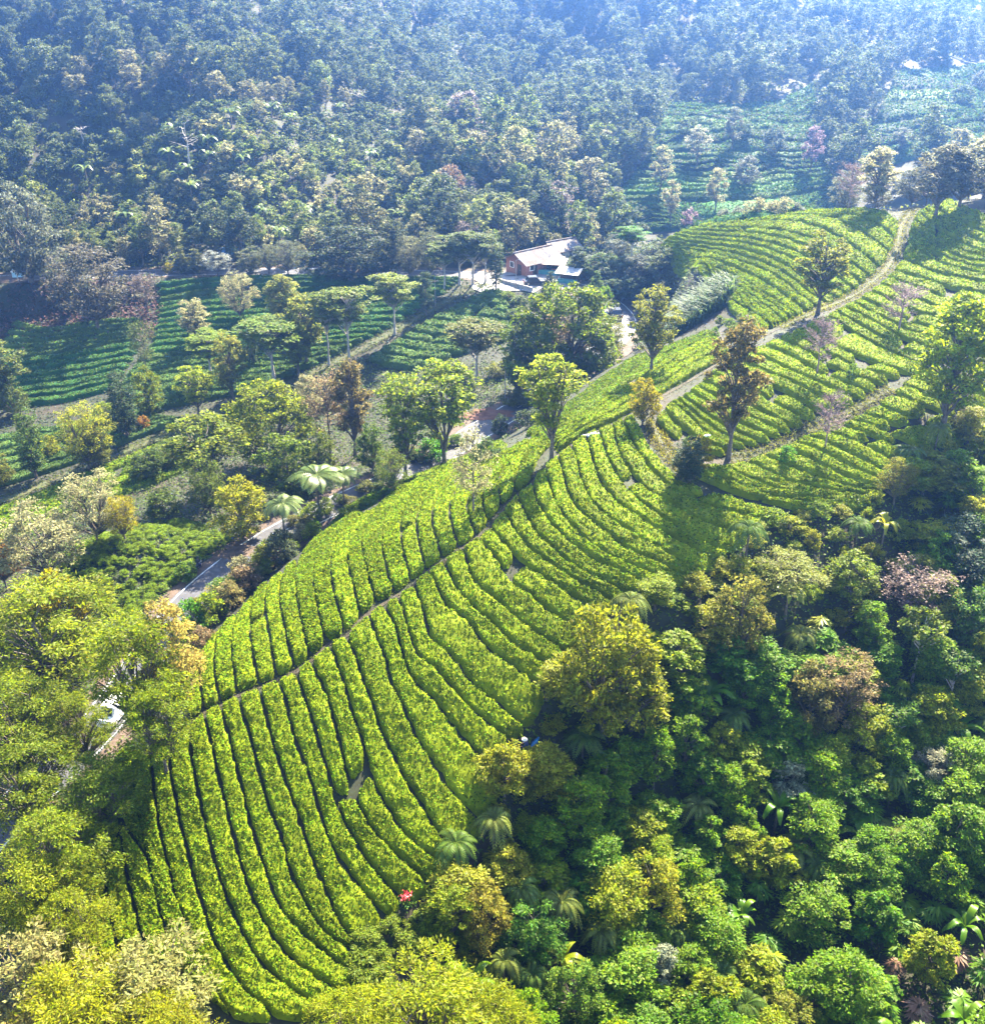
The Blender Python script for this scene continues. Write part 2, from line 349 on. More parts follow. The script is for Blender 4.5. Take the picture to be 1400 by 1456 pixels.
def patch(name, px, py, rx, ry, m, dz=0.08, n=26):
    c = hit([px], [py])[0]; a = np.linspace(0, 2*math.pi, n, endpoint=False); V = [(c[0], c[1], c[2] + dz)]
    for f in (0.35, 0.7, 1):
        rr = f*(1 + R.uniform(-.22, .22, n)*(f > 0.9)); x = c[0] + np.cos(a)*rx*rr; y = c[1] + np.sin(a)*ry*rr
        V += list(zip(x, y, hgt(x, y) + dz))
    F = [(0, 1 + i, 1 + (i+1) % n) for i in range(n)]
    for q in range(2): F += [(1 + q*n + i, 1 + (q+1)*n + i, 1 + (q+1)*n + (i+1) % n, 1 + q*n + (i+1) % n) for i in range(n)]
    o = build(name, V, F, m); o['kind'] = 'structure'; return o
patch('bare_earth', 1025, 664, 2.6, 1.3, M_DIRT)
for px, py, a, b in ((1075,345,3,2),(1095,328,3,1.6),(1110,352,2,1.5),(1048,338,2.4,1.6),(1350,384,4.2,1.6),(1318,372,2,1.4),(1130,518,1.6,1),(1255,470,2,1.2),(1010,640,1.5,1),(1175,612,2,1.5),(1330,588,3,1.6),(1230,700,2,1),(1330,478,2.5,1.2)):
    patch('bare_earth', px, py, a, b, M_PATH, 0.06)
patch('yard', 748, 398, 9.5, 6.5, M_CONC, 0.14)  # yard concrete, spread over the road to paint its sunlit brightness
patch('bare_earth', 715, 395, 5, 2.5, M_SHOULDER, 0.12)
patch('bare_earth', 14, 397, 5, 2.0, M_SHOULDER, 0.12)
patch('bare_earth', 690, 590, 4.0, 2.0, noise_mat('red_earth', (0.07, 0.024, 0.012), (0.12, 0.05, 0.025), 1.5), 0.12)
patch('bare_earth', 335, 785, 2.4, 1.6, M_SHOULDER, 0.12)

# ------------------------------------------------------------------ tea hedges
RF = [[(86,1160),(88,1200),(92,1280),(105,1380)],[(113,1150),(120,1250),(125,1314),(134,1336),(142,1380)],[(139,1120),(142,1186),(149,1246),(155,1293),(172,1368)],
[(165,1075),(166,1132),(174,1203),(183,1254),(194,1299),(212,1370)],[(190,1075),(191,1132),(200,1179),(213,1233),(223,1282),(234,1319),(252,1380)],[(213,1065),(217,1104),(226,1175),(239,1233),(249,1278),(264,1314),(277,1357),(300,1405),(335,1456)],
[(240,1048),(244,1104),(258,1175),(271,1229),(286,1282),(299,1325),(316,1364),(341,1400),(395,1456)],[(270,1036),(271,1054),(277,1104),(294,1181),(311,1246),(331,1299),(350,1340),(378,1380),(420,1415),(480,1452)],
[(291,1016),(296,1041),(311,1105),(333,1194),(350,1254),(370,1303),(407,1360),(440,1387),(495,1417)],[(314,1006),(324,1044),(339,1102),(359,1181),(380,1245),(398,1295),(422,1322),(458,1355),(505,1388)],
[(339,992),(347,1022),(360,1065),(375,1125),(400,1195),(418,1255),(445,1307),(470,1337),(495,1350)],[(369,981),(379,1022),(390,1065),(405,1110),(425,1165),(442,1217),(465,1275),(482,1312),(505,1345)],
[(393,970),(405,994),(420,1056),(440,1105),(457,1165),(477,1215),(510,1262),(550,1310)],[(420,958),(433,994),(446,1033),(463,1090),(487,1165),(510,1207),(540,1250),(575,1285)],[(443,942),(448,956),(465,994),(480,1046),(500,1125),(525,1175),(555,1212),(595,1247),(625,1275)],
[(466,921),(476,936),(493,990),(510,1042),(530,1110),(555,1160),(590,1205),(640,1236)],[(492,908),(503,932),(524,990),(542,1040),(570,1100),(597,1145),(620,1183),(648,1226)],[(523,876),(531,896),(546,936),(559,977),(582,1028),(608,1078),(642,1128),(692,1182)],
[(545,863),(550,870),(565,904),(578,951),(591,973),(612,994),(640,1028),(668,1062),(690,1092),(713,1118)],[(565,851),(569,861),(582,906),(593,934),(619,954),(649,990),(683,1022),(724,1056)],[(588,834),(595,851),(606,889),(612,909),(640,936),(670,973),(706,1003),(751,1042)],
[(607,816),(616,828),(633,861),(640,868),(666,889),(698,928),(734,954),(780,988)],[(629,801),(633,805),(650,842),(678,872),(702,891),(726,917),(754,934),(795,958)],[(652,786),(661,791),(671,827),(704,857),(736,885),(755,898),(805,936)],
[(678,769),(685,774),(706,799),(731,836),(752,850),(790,880),(838,910)],[(698,752),(704,763),(727,789),(753,812),(800,843),(858,880)],[(714,729),(719,735),(746,778),(774,799),(800,819),(852,848),(885,868)],
[(734,707),(738,714),(757,754),(779,778),(800,797),(831,819),(863,834),(910,856)],[(757,690),(759,699),(768,726),(800,767),(814,778),(852,804),(910,830),(953,852)],[(772,668),(777,677),(788,716),(809,749),(833,773),(867,796),(931,822),(966,838)],
[(792,651),(796,661),(809,708),(829,736),(863,762),(897,789),(938,806),(987,828)],[(808,638),(816,646),(831,699),(852,731),(889,756),(927,780),(970,802),(1003,818)],[(831,622),(835,631),(850,680),(874,716),(910,740),(949,764),(985,784),(1022,804)],
[(848,616),(854,626),(867,663),(889,697),(908,716),(946,745),(987,772),(1038,790)],[(868,608),(872,616),(882,652),(908,690),(940,714),(975,733),(1020,752),(1068,770)],[(884,600),(889,610),(908,648),(938,684),(974,708),(1028,728),(1090,745)],[(902,592),(906,605),(923,638),(949,672),(996,699),(1055,717),(1120,733)]]
LF = [[(272,1026),(265,1000),(263,960),(267,935)],[(290,1010),(285,969),(286,935),(291,913)],[(313,1000),(306,958),(307,925),(312,900)],[(337,986),(330,936),(331,905),(338,880)],[(368,975),(357,915),(357,870),(362,850)],[(393,964),(384,911),(377,861),(383,830)],
[(419,952),(407,904),(398,853),(403,815)],[(441,936),(431,894),(422,844),(423,800)],[(465,915),(454,883),(447,842),(446,815),(454,785),(470,760),(488,742)],[(491,902),(482,872),(473,838),(470,810),(476,778),(500,750),(520,732)],[(512,878),(502,831),(495,800),(500,777),(518,750),(540,726)],
[(534,859),(519,804),(515,771),(532,739),(545,720),(562,705)],[(560,846),(545,793),(547,746),(571,705),(586,690)],[(584,829),(571,776),(571,739),(588,707),(606,684)],[(604,812),(592,750),(601,716),(616,690),(631,671)],[(628,795),(614,741),(624,707),(638,684),(652,666)],
[(651,780),(639,733),(644,707),(658,680),(675,660)],[(677,763),(665,735),(665,714),(676,690),(698,657)],[(693,745),(686,716),(691,688),(706,662),(731,640)],[(711,722),(709,692),(716,669),(736,645),(755,628)],[(731,702),(731,690),(740,666),(757,643),(776,626)],[(754,686),(761,666),(774,643),(796,622),(805,612)]]
PF = [[(775,632),(805,610),(835,588),(870,563),(905,540),(940,520),(985,496),(1015,482)],[(795,645),(830,619),(862,606),(892,590),(937,564),(1002,526),(1040,503)]]
PF2 = [[(745,622),(790,590),(830,560),(865,533),(905,510),(955,494),(1010,470)],[(770,632),(805,608),(835,586),(870,561),(905,538),(940,518),(985,494),(1015,480)]]
EF = [[(415,828),(440,785),(490,728),(560,690),(620,664),(700,630)],[(425,845),(447,805),(500,738),(572,694),(640,668),(725,636)]]
SF = [[(955,668),(1009,690),(1057,709),(1110,722),(1150,735)],[(1020,666),(1060,684),(1110,703),(1165,716),(1229,729)],[(1057,660),(1090,675),(1130,692),(1180,703),(1251,712)],[(1105,640),(1138,652),(1171,668),(1217,689),(1255,702)],[(1143,622),(1170,633),(1200,646),(1228,660),(1260,678)],
[(1188,608),(1215,616),(1243,626),(1275,641),(1300,655)],[(1222,592),(1257,604),(1286,617),(1310,629),(1340,642)],[(1243,579),(1275,593),(1310,606),(1345,620),(1380,635)],[(1268,562),(1300,577),(1340,592),(1375,606),(1410,622)],[(1290,540),(1320,552),(1350,566),(1380,578),(1410,590)],[(1320,520),(1345,530),(1370,540),(1390,548),(1410,556)]]
TF = [[(930,600),(950,622),(985,640),(1022,652)],[(953,573),(980,598),(1005,620),(1045,640)],[(968,565),(1010,598),(1045,617),(1085,634)],[(996,545),(1040,568),(1080,590),(1130,614)],[(1016,526),(1075,545),(1120,565),(1165,592)],[(1060,503),(1105,522),(1150,543),(1190,560),(1222,574)],[(1104,484),(1130,497),(1154,510),(1190,532),(1250,552)],
[(1138,468),(1165,483),(1196,502),(1240,520),(1285,536)],[(1172,452),(1205,472),(1235,490),(1280,512),(1320,528)],[(1196,438),(1222,452),(1250,467),(1290,488),(1340,506)],[(1219,427),(1243,438),(1272,453),(1310,468),(1400,485)],[(1248,406),(1277,420),(1310,433),(1350,445),(1410,452)],[(1268,388),(1300,398),(1330,407),(1365,417),(1410,424)],
[(1281,370),(1300,381),(1330,392),(1365,401),(1410,408)],[(1289,348),(1310,364),(1335,378),(1370,389),(1410,394)],[(1293,325),(1312,341),(1337,359),(1370,373),(1410,380)],[(1302,305),(1320,319),(1342,336),(1375,355),(1410,367)],[(1318,296),(1340,307),(1368,321),(1390,332),(1410,342)],[(1350,288),(1370,295),(1390,304),(1410,313)]]
UF = [[(1037,444),(1050,454),(1065,466),(1078,477)],[(1032,428),(1054,440),(1072,450),(1096,468)],[(985,385),(1010,396),(1037,411),(1071,434),(1104,464)],[(950,367),(1000,380),(1050,400),(1090,425),(1131,452)],[(935,353),(1000,362),(1060,378),(1105,398),(1145,430),(1160,439)],[(945,343),(1000,350),(1060,359),(1115,379),(1163,414),(1190,427)],
[(960,335),(1010,339),(1070,344),(1130,361),(1178,390),(1213,415)],[(985,326),(1030,328),(1090,330),(1150,343),(1198,372),(1234,397)],[(1020,318),(1060,318),(1120,318),(1165,327),(1213,355),(1249,384)],[(1060,311),(1100,311),(1150,310),(1190,316),(1228,336),(1264,362)],[(1120,306),(1160,305),(1200,306),(1235,314),(1258,330),(1271,345)],[(1190,301),(1225,301),(1250,303),(1267,310),(1277,320)]]
VF = [[(222,402),(330,396),(480,394),(660,398)],[(222,440),(330,425),(480,415),(640,412)],[(216,487),(330,480),(440,475),(552,470)],[(165,555),(240,535),(330,528),(400,524),(462,515)],[(170,606),(240,583),(300,570),(352,560)]]
V2 = [[(20,455),(70,468),(140,458),(205,455)],[(-20,520),(60,510),(140,497),(205,486)],[(-20,585),(40,580),(96,573),(160,556)]]
V3 = [[(-20,625),(50,614),(110,606),(160,596),(200,590)],[(-20,700),(50,680),(110,660),(180,632),(270,598)]]
WF = [[(688,416),(705,417),(722,420)],[(640,442),(690,446),(727,452)],[(594,468),(660,476),(728,484)],[(550,494),(600,504),(650,508)],[(520,514),(550,524),(590,530)]]
XF = [[(-20,733),(80,692),(190,647),(290,607),(352,578)],[(-20,785),(60,750),(130,720),(220,690),(290,660)]]
YF = [[(735,345),(900,332),(1040,322),(1190,298)],[(860,290),(1000,290),(1100,285),(1190,268)],[(922,222),(1000,220),(1080,220),(1172,222)],[(945,150),(1030,150),(1100,146),(1156,120)]]
Y2 = [[(1195,245),(1280,232),(1410,205)],[(1240,180),(1320,168),(1410,155)],[(1280,100),(1340,96),(1410,92)]]
MF = [[(100,770),(160,752),(230,748),(300,752)],[(250,870),(300,832),(330,800),(345,775)]]
HEDGES = []
def hedge_mesh(A, B, s0, s1, gap, h, leaf_f=1.0):
    n0 = len(A); c = (A + B)/2
    L = np.concatenate([[0], np.cumsum(np.linalg.norm(np.diff(c, axis=0), axis=1))])
    dist = np.linalg.norm(c.mean(0) - CAM)
    step = 0.4 if dist < 120 else (0.7 if dist < 200 else 1.2)
    a, b = s0*L[-1], s1*L[-1]; m = max(4, int((b - a)/step) + 1)
    s = np.linspace(a, b, m)
    Ai = np.stack([np.interp(s, L, A[:, k]) for k in range(2)], 1); Bi = np.stack([np.interp(s, L, B[:, k]) for k in range(2)], 1)
    K = 12 if dist < 120 else (9 if dist < 200 else 6)
    u = np.sin(np.linspace(-1, 1, K)*1.25)/math.sin(1.25)
    C = (Ai + Bi)/2; W = (Bi - Ai)/2; wl = np.linalg.norm(W, axis=1)
    ok = wl.mean() > gap/2 + 0.06
    if not ok: return None
    f = np.maximum(wl - gap/2, 0.12)/np.maximum(wl, 1e-6)
    ph = R.uniform(0, 6.28, 4)
    f = f*(1 + 0.06*np.sin(s*1.3 + ph[0]) + 0.06*np.sin(s*4.3 + ph[1]) + R.normal(size=m)*0.02)
    e = np.clip(np.minimum(s - a, b - s)/0.6, 0, 1); e = np.sqrt(1 - (1 - e)**2)      # rounded ends
    f = np.minimum(f, 1.02)*(0.55 + 0.45*e)
    XY = C[:, None] + W[:, None]*(u[None, :, None]*f[:, None, None])
    prof = (1 - np.abs(u)**9)**0.5
    hh = h*(1 + 0.10*np.sin(s*0.9 + ph[2]) + 0.07*np.sin(s*2.3 + ph[3]))
    Z = prof[None]*hh[:, None]*(0.12 + 0.88*e)[:, None]*(1 + R.normal(size=(m, K))*0.06 + 0.13*np.sin(s*5.1 + ph[0])[:, None]*np.cos(u*2.6 + ph[2])[None] + 0.08*np.sin(s*2.2 + ph[3])[:, None]*np.sin(u*3.4 + ph[1])[None])
    Zg = hgt(XY[..., 0], XY[..., 1])
    Z = np.where(prof[None] < 0.01, -0.12, Z)
    V = np.concatenate([XY, (Zg + Z)[..., None]], 2)
    V[:, 1:-1, :2] += R.normal(size=(m, K - 2, 2))*0.05
    i = np.arange(m - 1)[:, None]*K + np.arange(K - 1)[None]
    F = np.stack([i, i + 1, i + 1 + K, i + K], 2).reshape(-1, 4)
    base = V.reshape(-1, 3)
    # leaves over the top and shoulders
    ls = 0.0021*dist*leaf_f; area = (b - a)*(2*wl.mean() - gap + 1.2)
    nl = int(min(area*1.75/(ls*ls), 12000))
    qi = R.uniform(0, m - 1.001, nl); qj = R.uniform(0.4, K - 1.41, nl)
    i0 = qi.astype(int); j0 = qj.astype(int); fu = (qi - i0)[:, None]; fv = (qj - j0)[:, None]
    P = (V[i0, j0]*(1-fu)*(1-fv) + V[i0+1, j0]*fu*(1-fv) + V[i0, j0+1]*(1-fu)*fv + V[i0+1, j0+1]*fu*fv)
    P[:, 2] += R.uniform(0.0, 0.16, nl)
    lv, lf = leaf_quads(P, R, ls, up=0.42, wid=0.55)
    VV, FF = merge([(base, F), (lv, lf)])
    return VV, FF, c[len(c)//2]
TEA_N = [0]
ORD = ['first','second','third','fourth','fifth','sixth','seventh','eighth','ninth','tenth','eleventh','twelfth','thirteenth','fourteenth','fifteenth','sixteenth','seventeenth','eighteenth','nineteenth']
TENS = {20: 'twent', 30: 'thirt', 40: 'fort', 50: 'fift'}
def ordinal(n):
    if n < 20: return ORD[n - 1]
    t = n//10*10; return TENS[t] + ('ieth' if n == t else 'y-' + ORD[n - t - 1])
def tea_row(A, B, label, group, color, gap=0.25, h=0.58, breaks=0.5, leaf_f=1.0, skip=0.0, kinds=('left', 'right')):
    L = np.linalg.norm(np.diff((A + B)/2, axis=0), axis=1).sum()
    cuts = [0.0]
    if L > 9 and R.random() < breaks: cuts.append(R.uniform(0.3, 0.7))
    cuts.append(1.0)
    for a, b in zip(cuts[:-1], cuts[1:]):
        if R.random() < skip: continue
        gp = R.choice([0.25, 0.25, 0.25, 0.25, 0.25, 0.8]); a2 = a + (gp/L if a > 0 else 0.0); b2 = b - (gp/L if b < 1 else 0.0)
        wr = np.linalg.norm(B - A, axis=1).mean()
        r = hedge_mesh(A, B, a2, b2, max(gap, min(0.55, 0.55*(1.5 - wr) + 0.34)) if wr < 1.5 else gap, h*min(1, wr/1.7)*R.uniform(0.9, 1.1), leaf_f*min(1, max(0.55, wr/1.6)))
        if r is None: continue
        part = '' if len(cuts) == 2 else (kinds[0] if a == 0 else kinds[1]) +  ' half, '
        V, F, c = r; o = V[0].copy(); o[2] = hgt(o[0], o[1])
        if STUFF is not None: STUFF.append((V, F)); continue
        me = mesh('tea_hedge', V - o, F, M_TEA)
        ob = link('tea_hedge', me, None, np.array(color)*R.uniform(0.88, 1.12)); ob.location = o
        tag(ob, part + label, 'hedge', group); TEA_N[0] += 1
def tea_field(keys, ns, label, group, color, tmax=900, nres=60, stuff=False, **kw):
    C = [resample(pxline(k_, 8, tmax), nres) for k_ in keys]; acc = []
    global STUFF
    STUFF = acc if stuff else None
    q_ = 0
    for i in range(len(C) - 1):
        n = ns if isinstance(ns, int) else ns[i]
        for j in range(n):
            A = C[i]*(1 - j/n) + C[i+1]*(j/n); B = C[i]*(1 - (j+1)/n) + C[i+1]*((j+1)/n)
            q_ += 1; tea_row(A, B, ordinal(q_) + ' ' + label, group, color, **kw)
    if acc:
        V, F = merge(acc); tag(link('far_tea_rows', mesh('far_tea_rows', V, F, M_TEA), None, color), label, None, None, 'stuff')
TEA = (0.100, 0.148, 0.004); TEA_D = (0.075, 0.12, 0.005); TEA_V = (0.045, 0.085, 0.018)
tea_field(RF, 1, 'tea hedge from the lower left below the ridge footpath', kinds=('upper', 'lower'), group='tea hedges on the near slope below the ridge footpath', color=TEA, tmax=160, breaks=0.15)
tea_field(LF, 1, 'tea hedge from the left behind the ridge footpath', kinds=('near', 'far'), group='tea hedges on the roadside slope behind the ridge footpath', color=TEA, tmax=175, breaks=0.35, nres=40)
tea_field(PF, 4, 'hedge up from the sapling strip lying along the ridge footpath', group='tea hedges parallel to the ridge footpath', color=TEA, tmax=200, gap=0.4, h=0.6, leaf_f=0.8, breaks=0.5)
tea_field(PF2, 3, 'hedge in from the road on the shoulder above the road bend', group='tea hedges on the shoulder above the road bend', color=TEA_D, tmax=220, gap=0.4, h=0.6, leaf_f=0.8, breaks=0.4)
tea_field(EF, 2, 'tea hedge in from the grey road along the roadside slope', kinds=('near', 'far'), group='tea hedges edging the roadside slope', color=TEA_D, tmax=160, breaks=0.6)
tea_field(SF, [2,1,2,2,2,2,1,1,2,2], 'tea hedge up from the jungle edge below the grassy track', group='tea hedges below the grassy field track', color=TEA, tmax=190, gap=0.42, h=0.62, leaf_f=0.8, breaks=0.4)
tea_field(TF, [2,2,3,2,2,2,2,1,2,2,2,2,1,1,2,2,2,1], 'tea hedge up from the brown-tinged tree right of the upper footpath', group='tea hedges right of the upper footpath', color=TEA, tmax=230, gap=0.5, h=0.62, leaf_f=0.72, breaks=0.35, skip=0.0)
tea_field(UF, [1,2,3,2,2,2,2,1,1,1,1], 'tea hedge up from the feathery grass left of the upper footpath', group='tea hedges left of the upper footpath', color=TEA, tmax=235, gap=0.5, h=0.6, leaf_f=0.7, breaks=0.35, skip=0.0)
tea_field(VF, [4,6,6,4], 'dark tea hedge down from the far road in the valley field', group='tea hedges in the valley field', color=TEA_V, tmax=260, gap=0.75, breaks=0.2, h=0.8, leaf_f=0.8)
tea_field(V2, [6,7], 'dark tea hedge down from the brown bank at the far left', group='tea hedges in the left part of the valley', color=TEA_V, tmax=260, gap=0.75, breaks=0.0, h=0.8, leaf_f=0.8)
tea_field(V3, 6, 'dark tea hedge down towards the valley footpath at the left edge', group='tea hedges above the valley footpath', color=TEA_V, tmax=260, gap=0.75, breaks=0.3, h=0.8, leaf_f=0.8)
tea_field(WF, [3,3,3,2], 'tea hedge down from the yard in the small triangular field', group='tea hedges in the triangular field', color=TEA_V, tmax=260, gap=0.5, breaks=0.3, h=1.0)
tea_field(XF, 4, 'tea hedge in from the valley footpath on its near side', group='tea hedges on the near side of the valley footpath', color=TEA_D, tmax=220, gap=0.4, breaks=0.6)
tea_field(YF, [7,8,8], 'hazy blue-green tea rows of the far valley beyond the hilltop', stuff=True, group='tea hedges in the hazy far valley', color=TEA_V, tmax=520, gap=0.8, breaks=0.0, h=1.1)
tea_field(Y2, [4,4], 'faint hazy tea rows on the far slope at the right edge', stuff=True, group='tea hedges on the faint far slope', color=TEA_V, tmax=560, gap=0.9, breaks=0.0, h=1.1)
print('tea hedges', TEA_N)
# ------------------------------------------------------------------ plants: prototypes
def env_r(shape, t):
    if shape == 'ovoid': return np.sin(math.pi*(0.10 + 0.84*t))**0.75
    if shape == 'dome': return np.sqrt(np.clip(1 - (np.clip(t - 0.22, 0, 1)/0.80)**2, 0, 1))*np.clip(0.55 + t*2.2, 0, 1)
    if shape == 'cone': return (1 - t)**0.75*0.95 + 0.06
    if shape == 'column': return np.sin(math.pi*(0.12 + 0.82*t))**0.45
    if shape == 'umbrella': return np.sqrt(np.clip(1 - t**2, 0, 1))*0.9 + 0.1
    if shape == 'flare': return np.clip(0.35 + 0.9*t, 0, 1)*np.sqrt(np.clip(1.02 - t**4, 0, 1))
    return np.ones_like(t)
def gen_tree(r, H, cr, z0, shape, ncl, nleaf, lsize, clr, flat=0.6, outer=0.5, trunk_r=0.18, fork=1, lean=0.0, droop=0.0, limbs=36, layers=0, up=0.7, wid=0.5, bend=0.25, twig=0):
    """trunk with limbs that end in clumps of leaves; returns (trunk V,F), (crown V,F)"""
    parts = []; la = r.uniform(0, 6.28); top = np.array([math.cos(la)*lean, math.sin(la)*lean, 0])
    stems = []
    for k in range(fork):
        a = la + k*2*math.pi/fork + r.uniform(-.4, .4); sp = 0.0 if fork == 1 else cr*0.45
        P = []
        zf = z0*r.uniform(0.45, 0.8) if fork > 1 else 0
        for t in np.linspace(0, 1, 8):
            z = t*H*0.93; s = 0 if fork == 1 else sp*max(0, (z - zf)/(H - zf))**0.8
            P.append(top*t + np.array([math.cos(a)*s + r.normal()*bend*0.35*t, math.sin(a)*s + r.normal()*bend*0.35*t, z - (0.3 if t == 0 else 0)]))
        P = np.array(P); rad = trunk_r*(1 - np.linspace(0, 1, 8)**0.8*0.88); rad[0] *= 1.35
        if fork > 1: rad *= 0.8
        parts.append(tube(P, rad, 7)); stems.append(P)
    # clump centres
    t = r.uniform(0, 1, ncl*4); keep = r.uniform(0, 1, len(t)) < env_r(shape, t)**1.2 + 0.08
    t = t[keep][:ncl]; n = len(t)
    if layers:
        t = (np.floor(t*layers) + 0.5)/layers + r.normal(size=n)*0.05
        t = np.clip(t, 0.02, 0.99)
    a = r.uniform(0, 2*math.pi, n); ecc = 1 + 0.16*np.sin(a*2 + r.uniform(0, 6)) + 0.12*np.sin(3*a + t*7 + r.uniform(0, 6))
    rr = env_r(shape, t)*cr*ecc*r.uniform(0, 1, n)**outer*0.9
    z = z0 + t*(H - z0)*0.97 - droop*(rr/cr)**2*(H - z0)
    C = np.stack([np.cos(a)*rr, np.sin(a)*rr, z], 1) + top*(z/H)[:, None]
    for k in r.permutation(n)[:limbs]:
        S = stems[int(np.argmin([np.abs(np.linalg.norm(s[-1, :2] - C[k, :2])) for s in stems]))]
        zb = max(z0*0.55, C[k, 2] - np.linalg.norm(C[k, :2])*r.uniform(0.5, 1.0) - 0.1*H); f = np.clip(zb/(H*0.93), 0.05, 0.97)
        b = np.array([np.interp(f, np.linspace(0, 1, 8), S[:, q]) for q in range(3)])
        mid = (b + C[k])/2 + np.array([0, 0, 0.05*np.linalg.norm(C[k] - b)]) + r.normal(size=3)*0.08
        r0 = trunk_r*(1 - f)*0.5 + 0.03
        parts.append(tube([b, mid, C[k]], [r0, r0*0.6, 0.02], 4))
    tr = merge(parts)
    cl = clr*r.uniform(0.65, 1.3, n)
    N = n*nleaf; ci = np.repeat(np.arange(n), nleaf)
    d = unit(r.normal(size=(N, 3))); rad = r.uniform(0, 1, N)**0.42
    off = d*(rad*cl[ci])[:, None]; off[:, 2] = np.abs(off[:, 2])*flat*np.where(r.uniform(size=N) < 0.72, 1, -0.8)
    P = C[ci] + off
    D = off + np.array([0, 0, -0.1]) + np.column_stack([C[ci][:, :2]*0.15, np.zeros(N)])
    return tr, leaf_quads(P, r, np.full(N, lsize), up=up, wid=wid, D=unit(D))
def gen_bare(r, H, cr, z0, n1=26, n2=9, trunk_r=0.12, n3=0, rt=0.018):
    parts = []; P = np.array([[r.normal()*0.1*t, r.normal()*0.1*t, t*H*0.9 - (0.3 if t == 0 else 0)] for t in np.linspace(0, 1, 7)])
    parts.append(tube(P, trunk_r*(1 - np.linspace(0, 1, 7)*0.85), 6)); tw = []; ends = []
    for k in range(n1):
        t = r.uniform(0.05, 1); a = r.uniform(0, 6.283); b = np.array([np.interp(t*0.9 + z0/H*0.1, np.linspace(0, 1, 7), P[:, q]) for q in range(3)])
        zb = z0*0.75 + t*(H*0.9 - z0*0.75); f = zb/(H*0.9); b = np.array([np.interp(f, np.linspace(0, 1, 7), P[:, q]) for q in range(3)])
        R_ = cr*float(env_r('ovoid', np.array([np.clip(t, 0, 1)]))[0])*r.uniform(0.6, 1.0)
        e = b + np.array([math.cos(a)*R_, math.sin(a)*R_, (0.35 + 0.9*t)*R_*r.uniform(0.7, 1.1)])
        m_ = (b + e)/2 + r.normal(size=3)*0.12 - np.array([0, 0, 0.06*R_])
        parts.append(tube([b, m_, e], [0.05*trunk_r/0.12, 0.035, rt], 4))
        for q in range(n2):
            s = r.uniform(0.3, 1); c = b + (e - b)*s; g = unit((e - b) + r.normal(size=3)*np.linalg.norm(e - b)*0.7 + np.array([0, 0, 0.25*R_]))
            l = r.uniform(0.35, 0.9)*cr*0.42; f2 = c + g*l
            tw.append(tube([c, (c + f2)/2 + r.normal(size=3)*0.04, f2], [rt*1.2, rt, rt*0.7], 3)); ends.append(f2)
            for q3 in range(n3):
                s2 = r.uniform(0.3, 1); c3 = c + (f2 - c)*s2; e3 = c3 + unit(g + r.normal(size=3)*0.7)*l*0.5
                tw.append(tube([c3, e3], [rt, rt*0.7], 3)); ends.append(e3)
    return merge(parts), merge(tw), np.array(ends)
def gen_fern(r, nf=13, L=2.3, H=2.0, npin=15, droop=0.9, rise=0.55, pw=0.16, tr=0.09, plen=0.52):
    T = tube([[0, 0, -0.3], [0.05, 0, H*0.5], [0, 0.03, H]], [tr*1.2, tr, tr*0.9], 6); fr = []
    for k in range(nf):
        a = k*2*math.pi/nf + r.uniform(-.2, .2); l = L*r.uniform(0.8, 1.1); u = np.array([math.cos(a), math.sin(a), 0]); rs = rise*r.uniform(0.6, 1.2)
        t = np.linspace(0, 1, npin + 2); P = u[None]*(t*l*(1 - 0.12*t))[:, None]; P[:, 2] = H + l*(rs*t*1.2 - droop*t*t)
        fr.append(tube(P[::3], np.linspace(0.03, 0.012, len(P[::3])), 3))
        side = np.array([-u[1], u[0], 0])
        for s in (-1, 1):
            tt = t[1:]; w_ = plen*l*0.48*np.sin(math.pi*(0.12 + 0.86*tt))**0.8
            b = P[1:]; tan = np.gradient(P, axis=0)[1:]; tan = unit(tan)
            tip = b + (side*s*0.9)[None]*w_[:, None] + tan*(w_*0.35)[:, None] - np.array([0, 0, 1])*(w_*0.28)[:, None]
            m1 = b + (tip - b)*0.4 + tan*pw*l*0.22; m2 = b + (tip - b)*0.4 - tan*pw*l*0.22
            V = np.stack([b, m1, tip, m2], 1).reshape(-1, 3); fr.append((V, np.arange(len(V)).reshape(-1, 4)))
    return T, merge(fr)
def gen_banana(r, nl=10, L=2.6, H=1.6, w=0.21):
    T = tube([[0, 0, -0.2], [0.03, 0, H*0.6], [0, 0, H]], [0.16, 0.12, 0.08], 7); fr = []
    for k in range(nl):
        a = k*2.4 + r.uniform(-.3, .3); l = L*r.uniform(0.7, 1.1); u = np.array([math.cos(a), math.sin(a), 0]); rs = r.uniform(0.5, 1.15); n = 9
        t = np.linspace(0, 1, n); P = u[None]*(t*l*0.85)[:, None]; P[:, 2] = H + l*(rs*t - (rs*0.55 + 0.32)*t*t)
        side = np.array([-u[1], u[0], 0]); ww = w*l*0.55*np.clip(np.sin(math.pi*(0.04 + 0.93*t)), 0.05, 1)**0.55
        for s in (-1, 1):
            E = P + side[None]*(s*ww*(1 + r.normal(size=n)*0.06))[:, None]; E[:, 2] += ww*0.15*r.uniform(-1, 1)
            V = np.concatenate([P, E]); i = np.arange(n - 1); fr.append((V, np.stack([i, i + 1, i + 1 + n, i + n], 1)))
    return T, merge(fr)
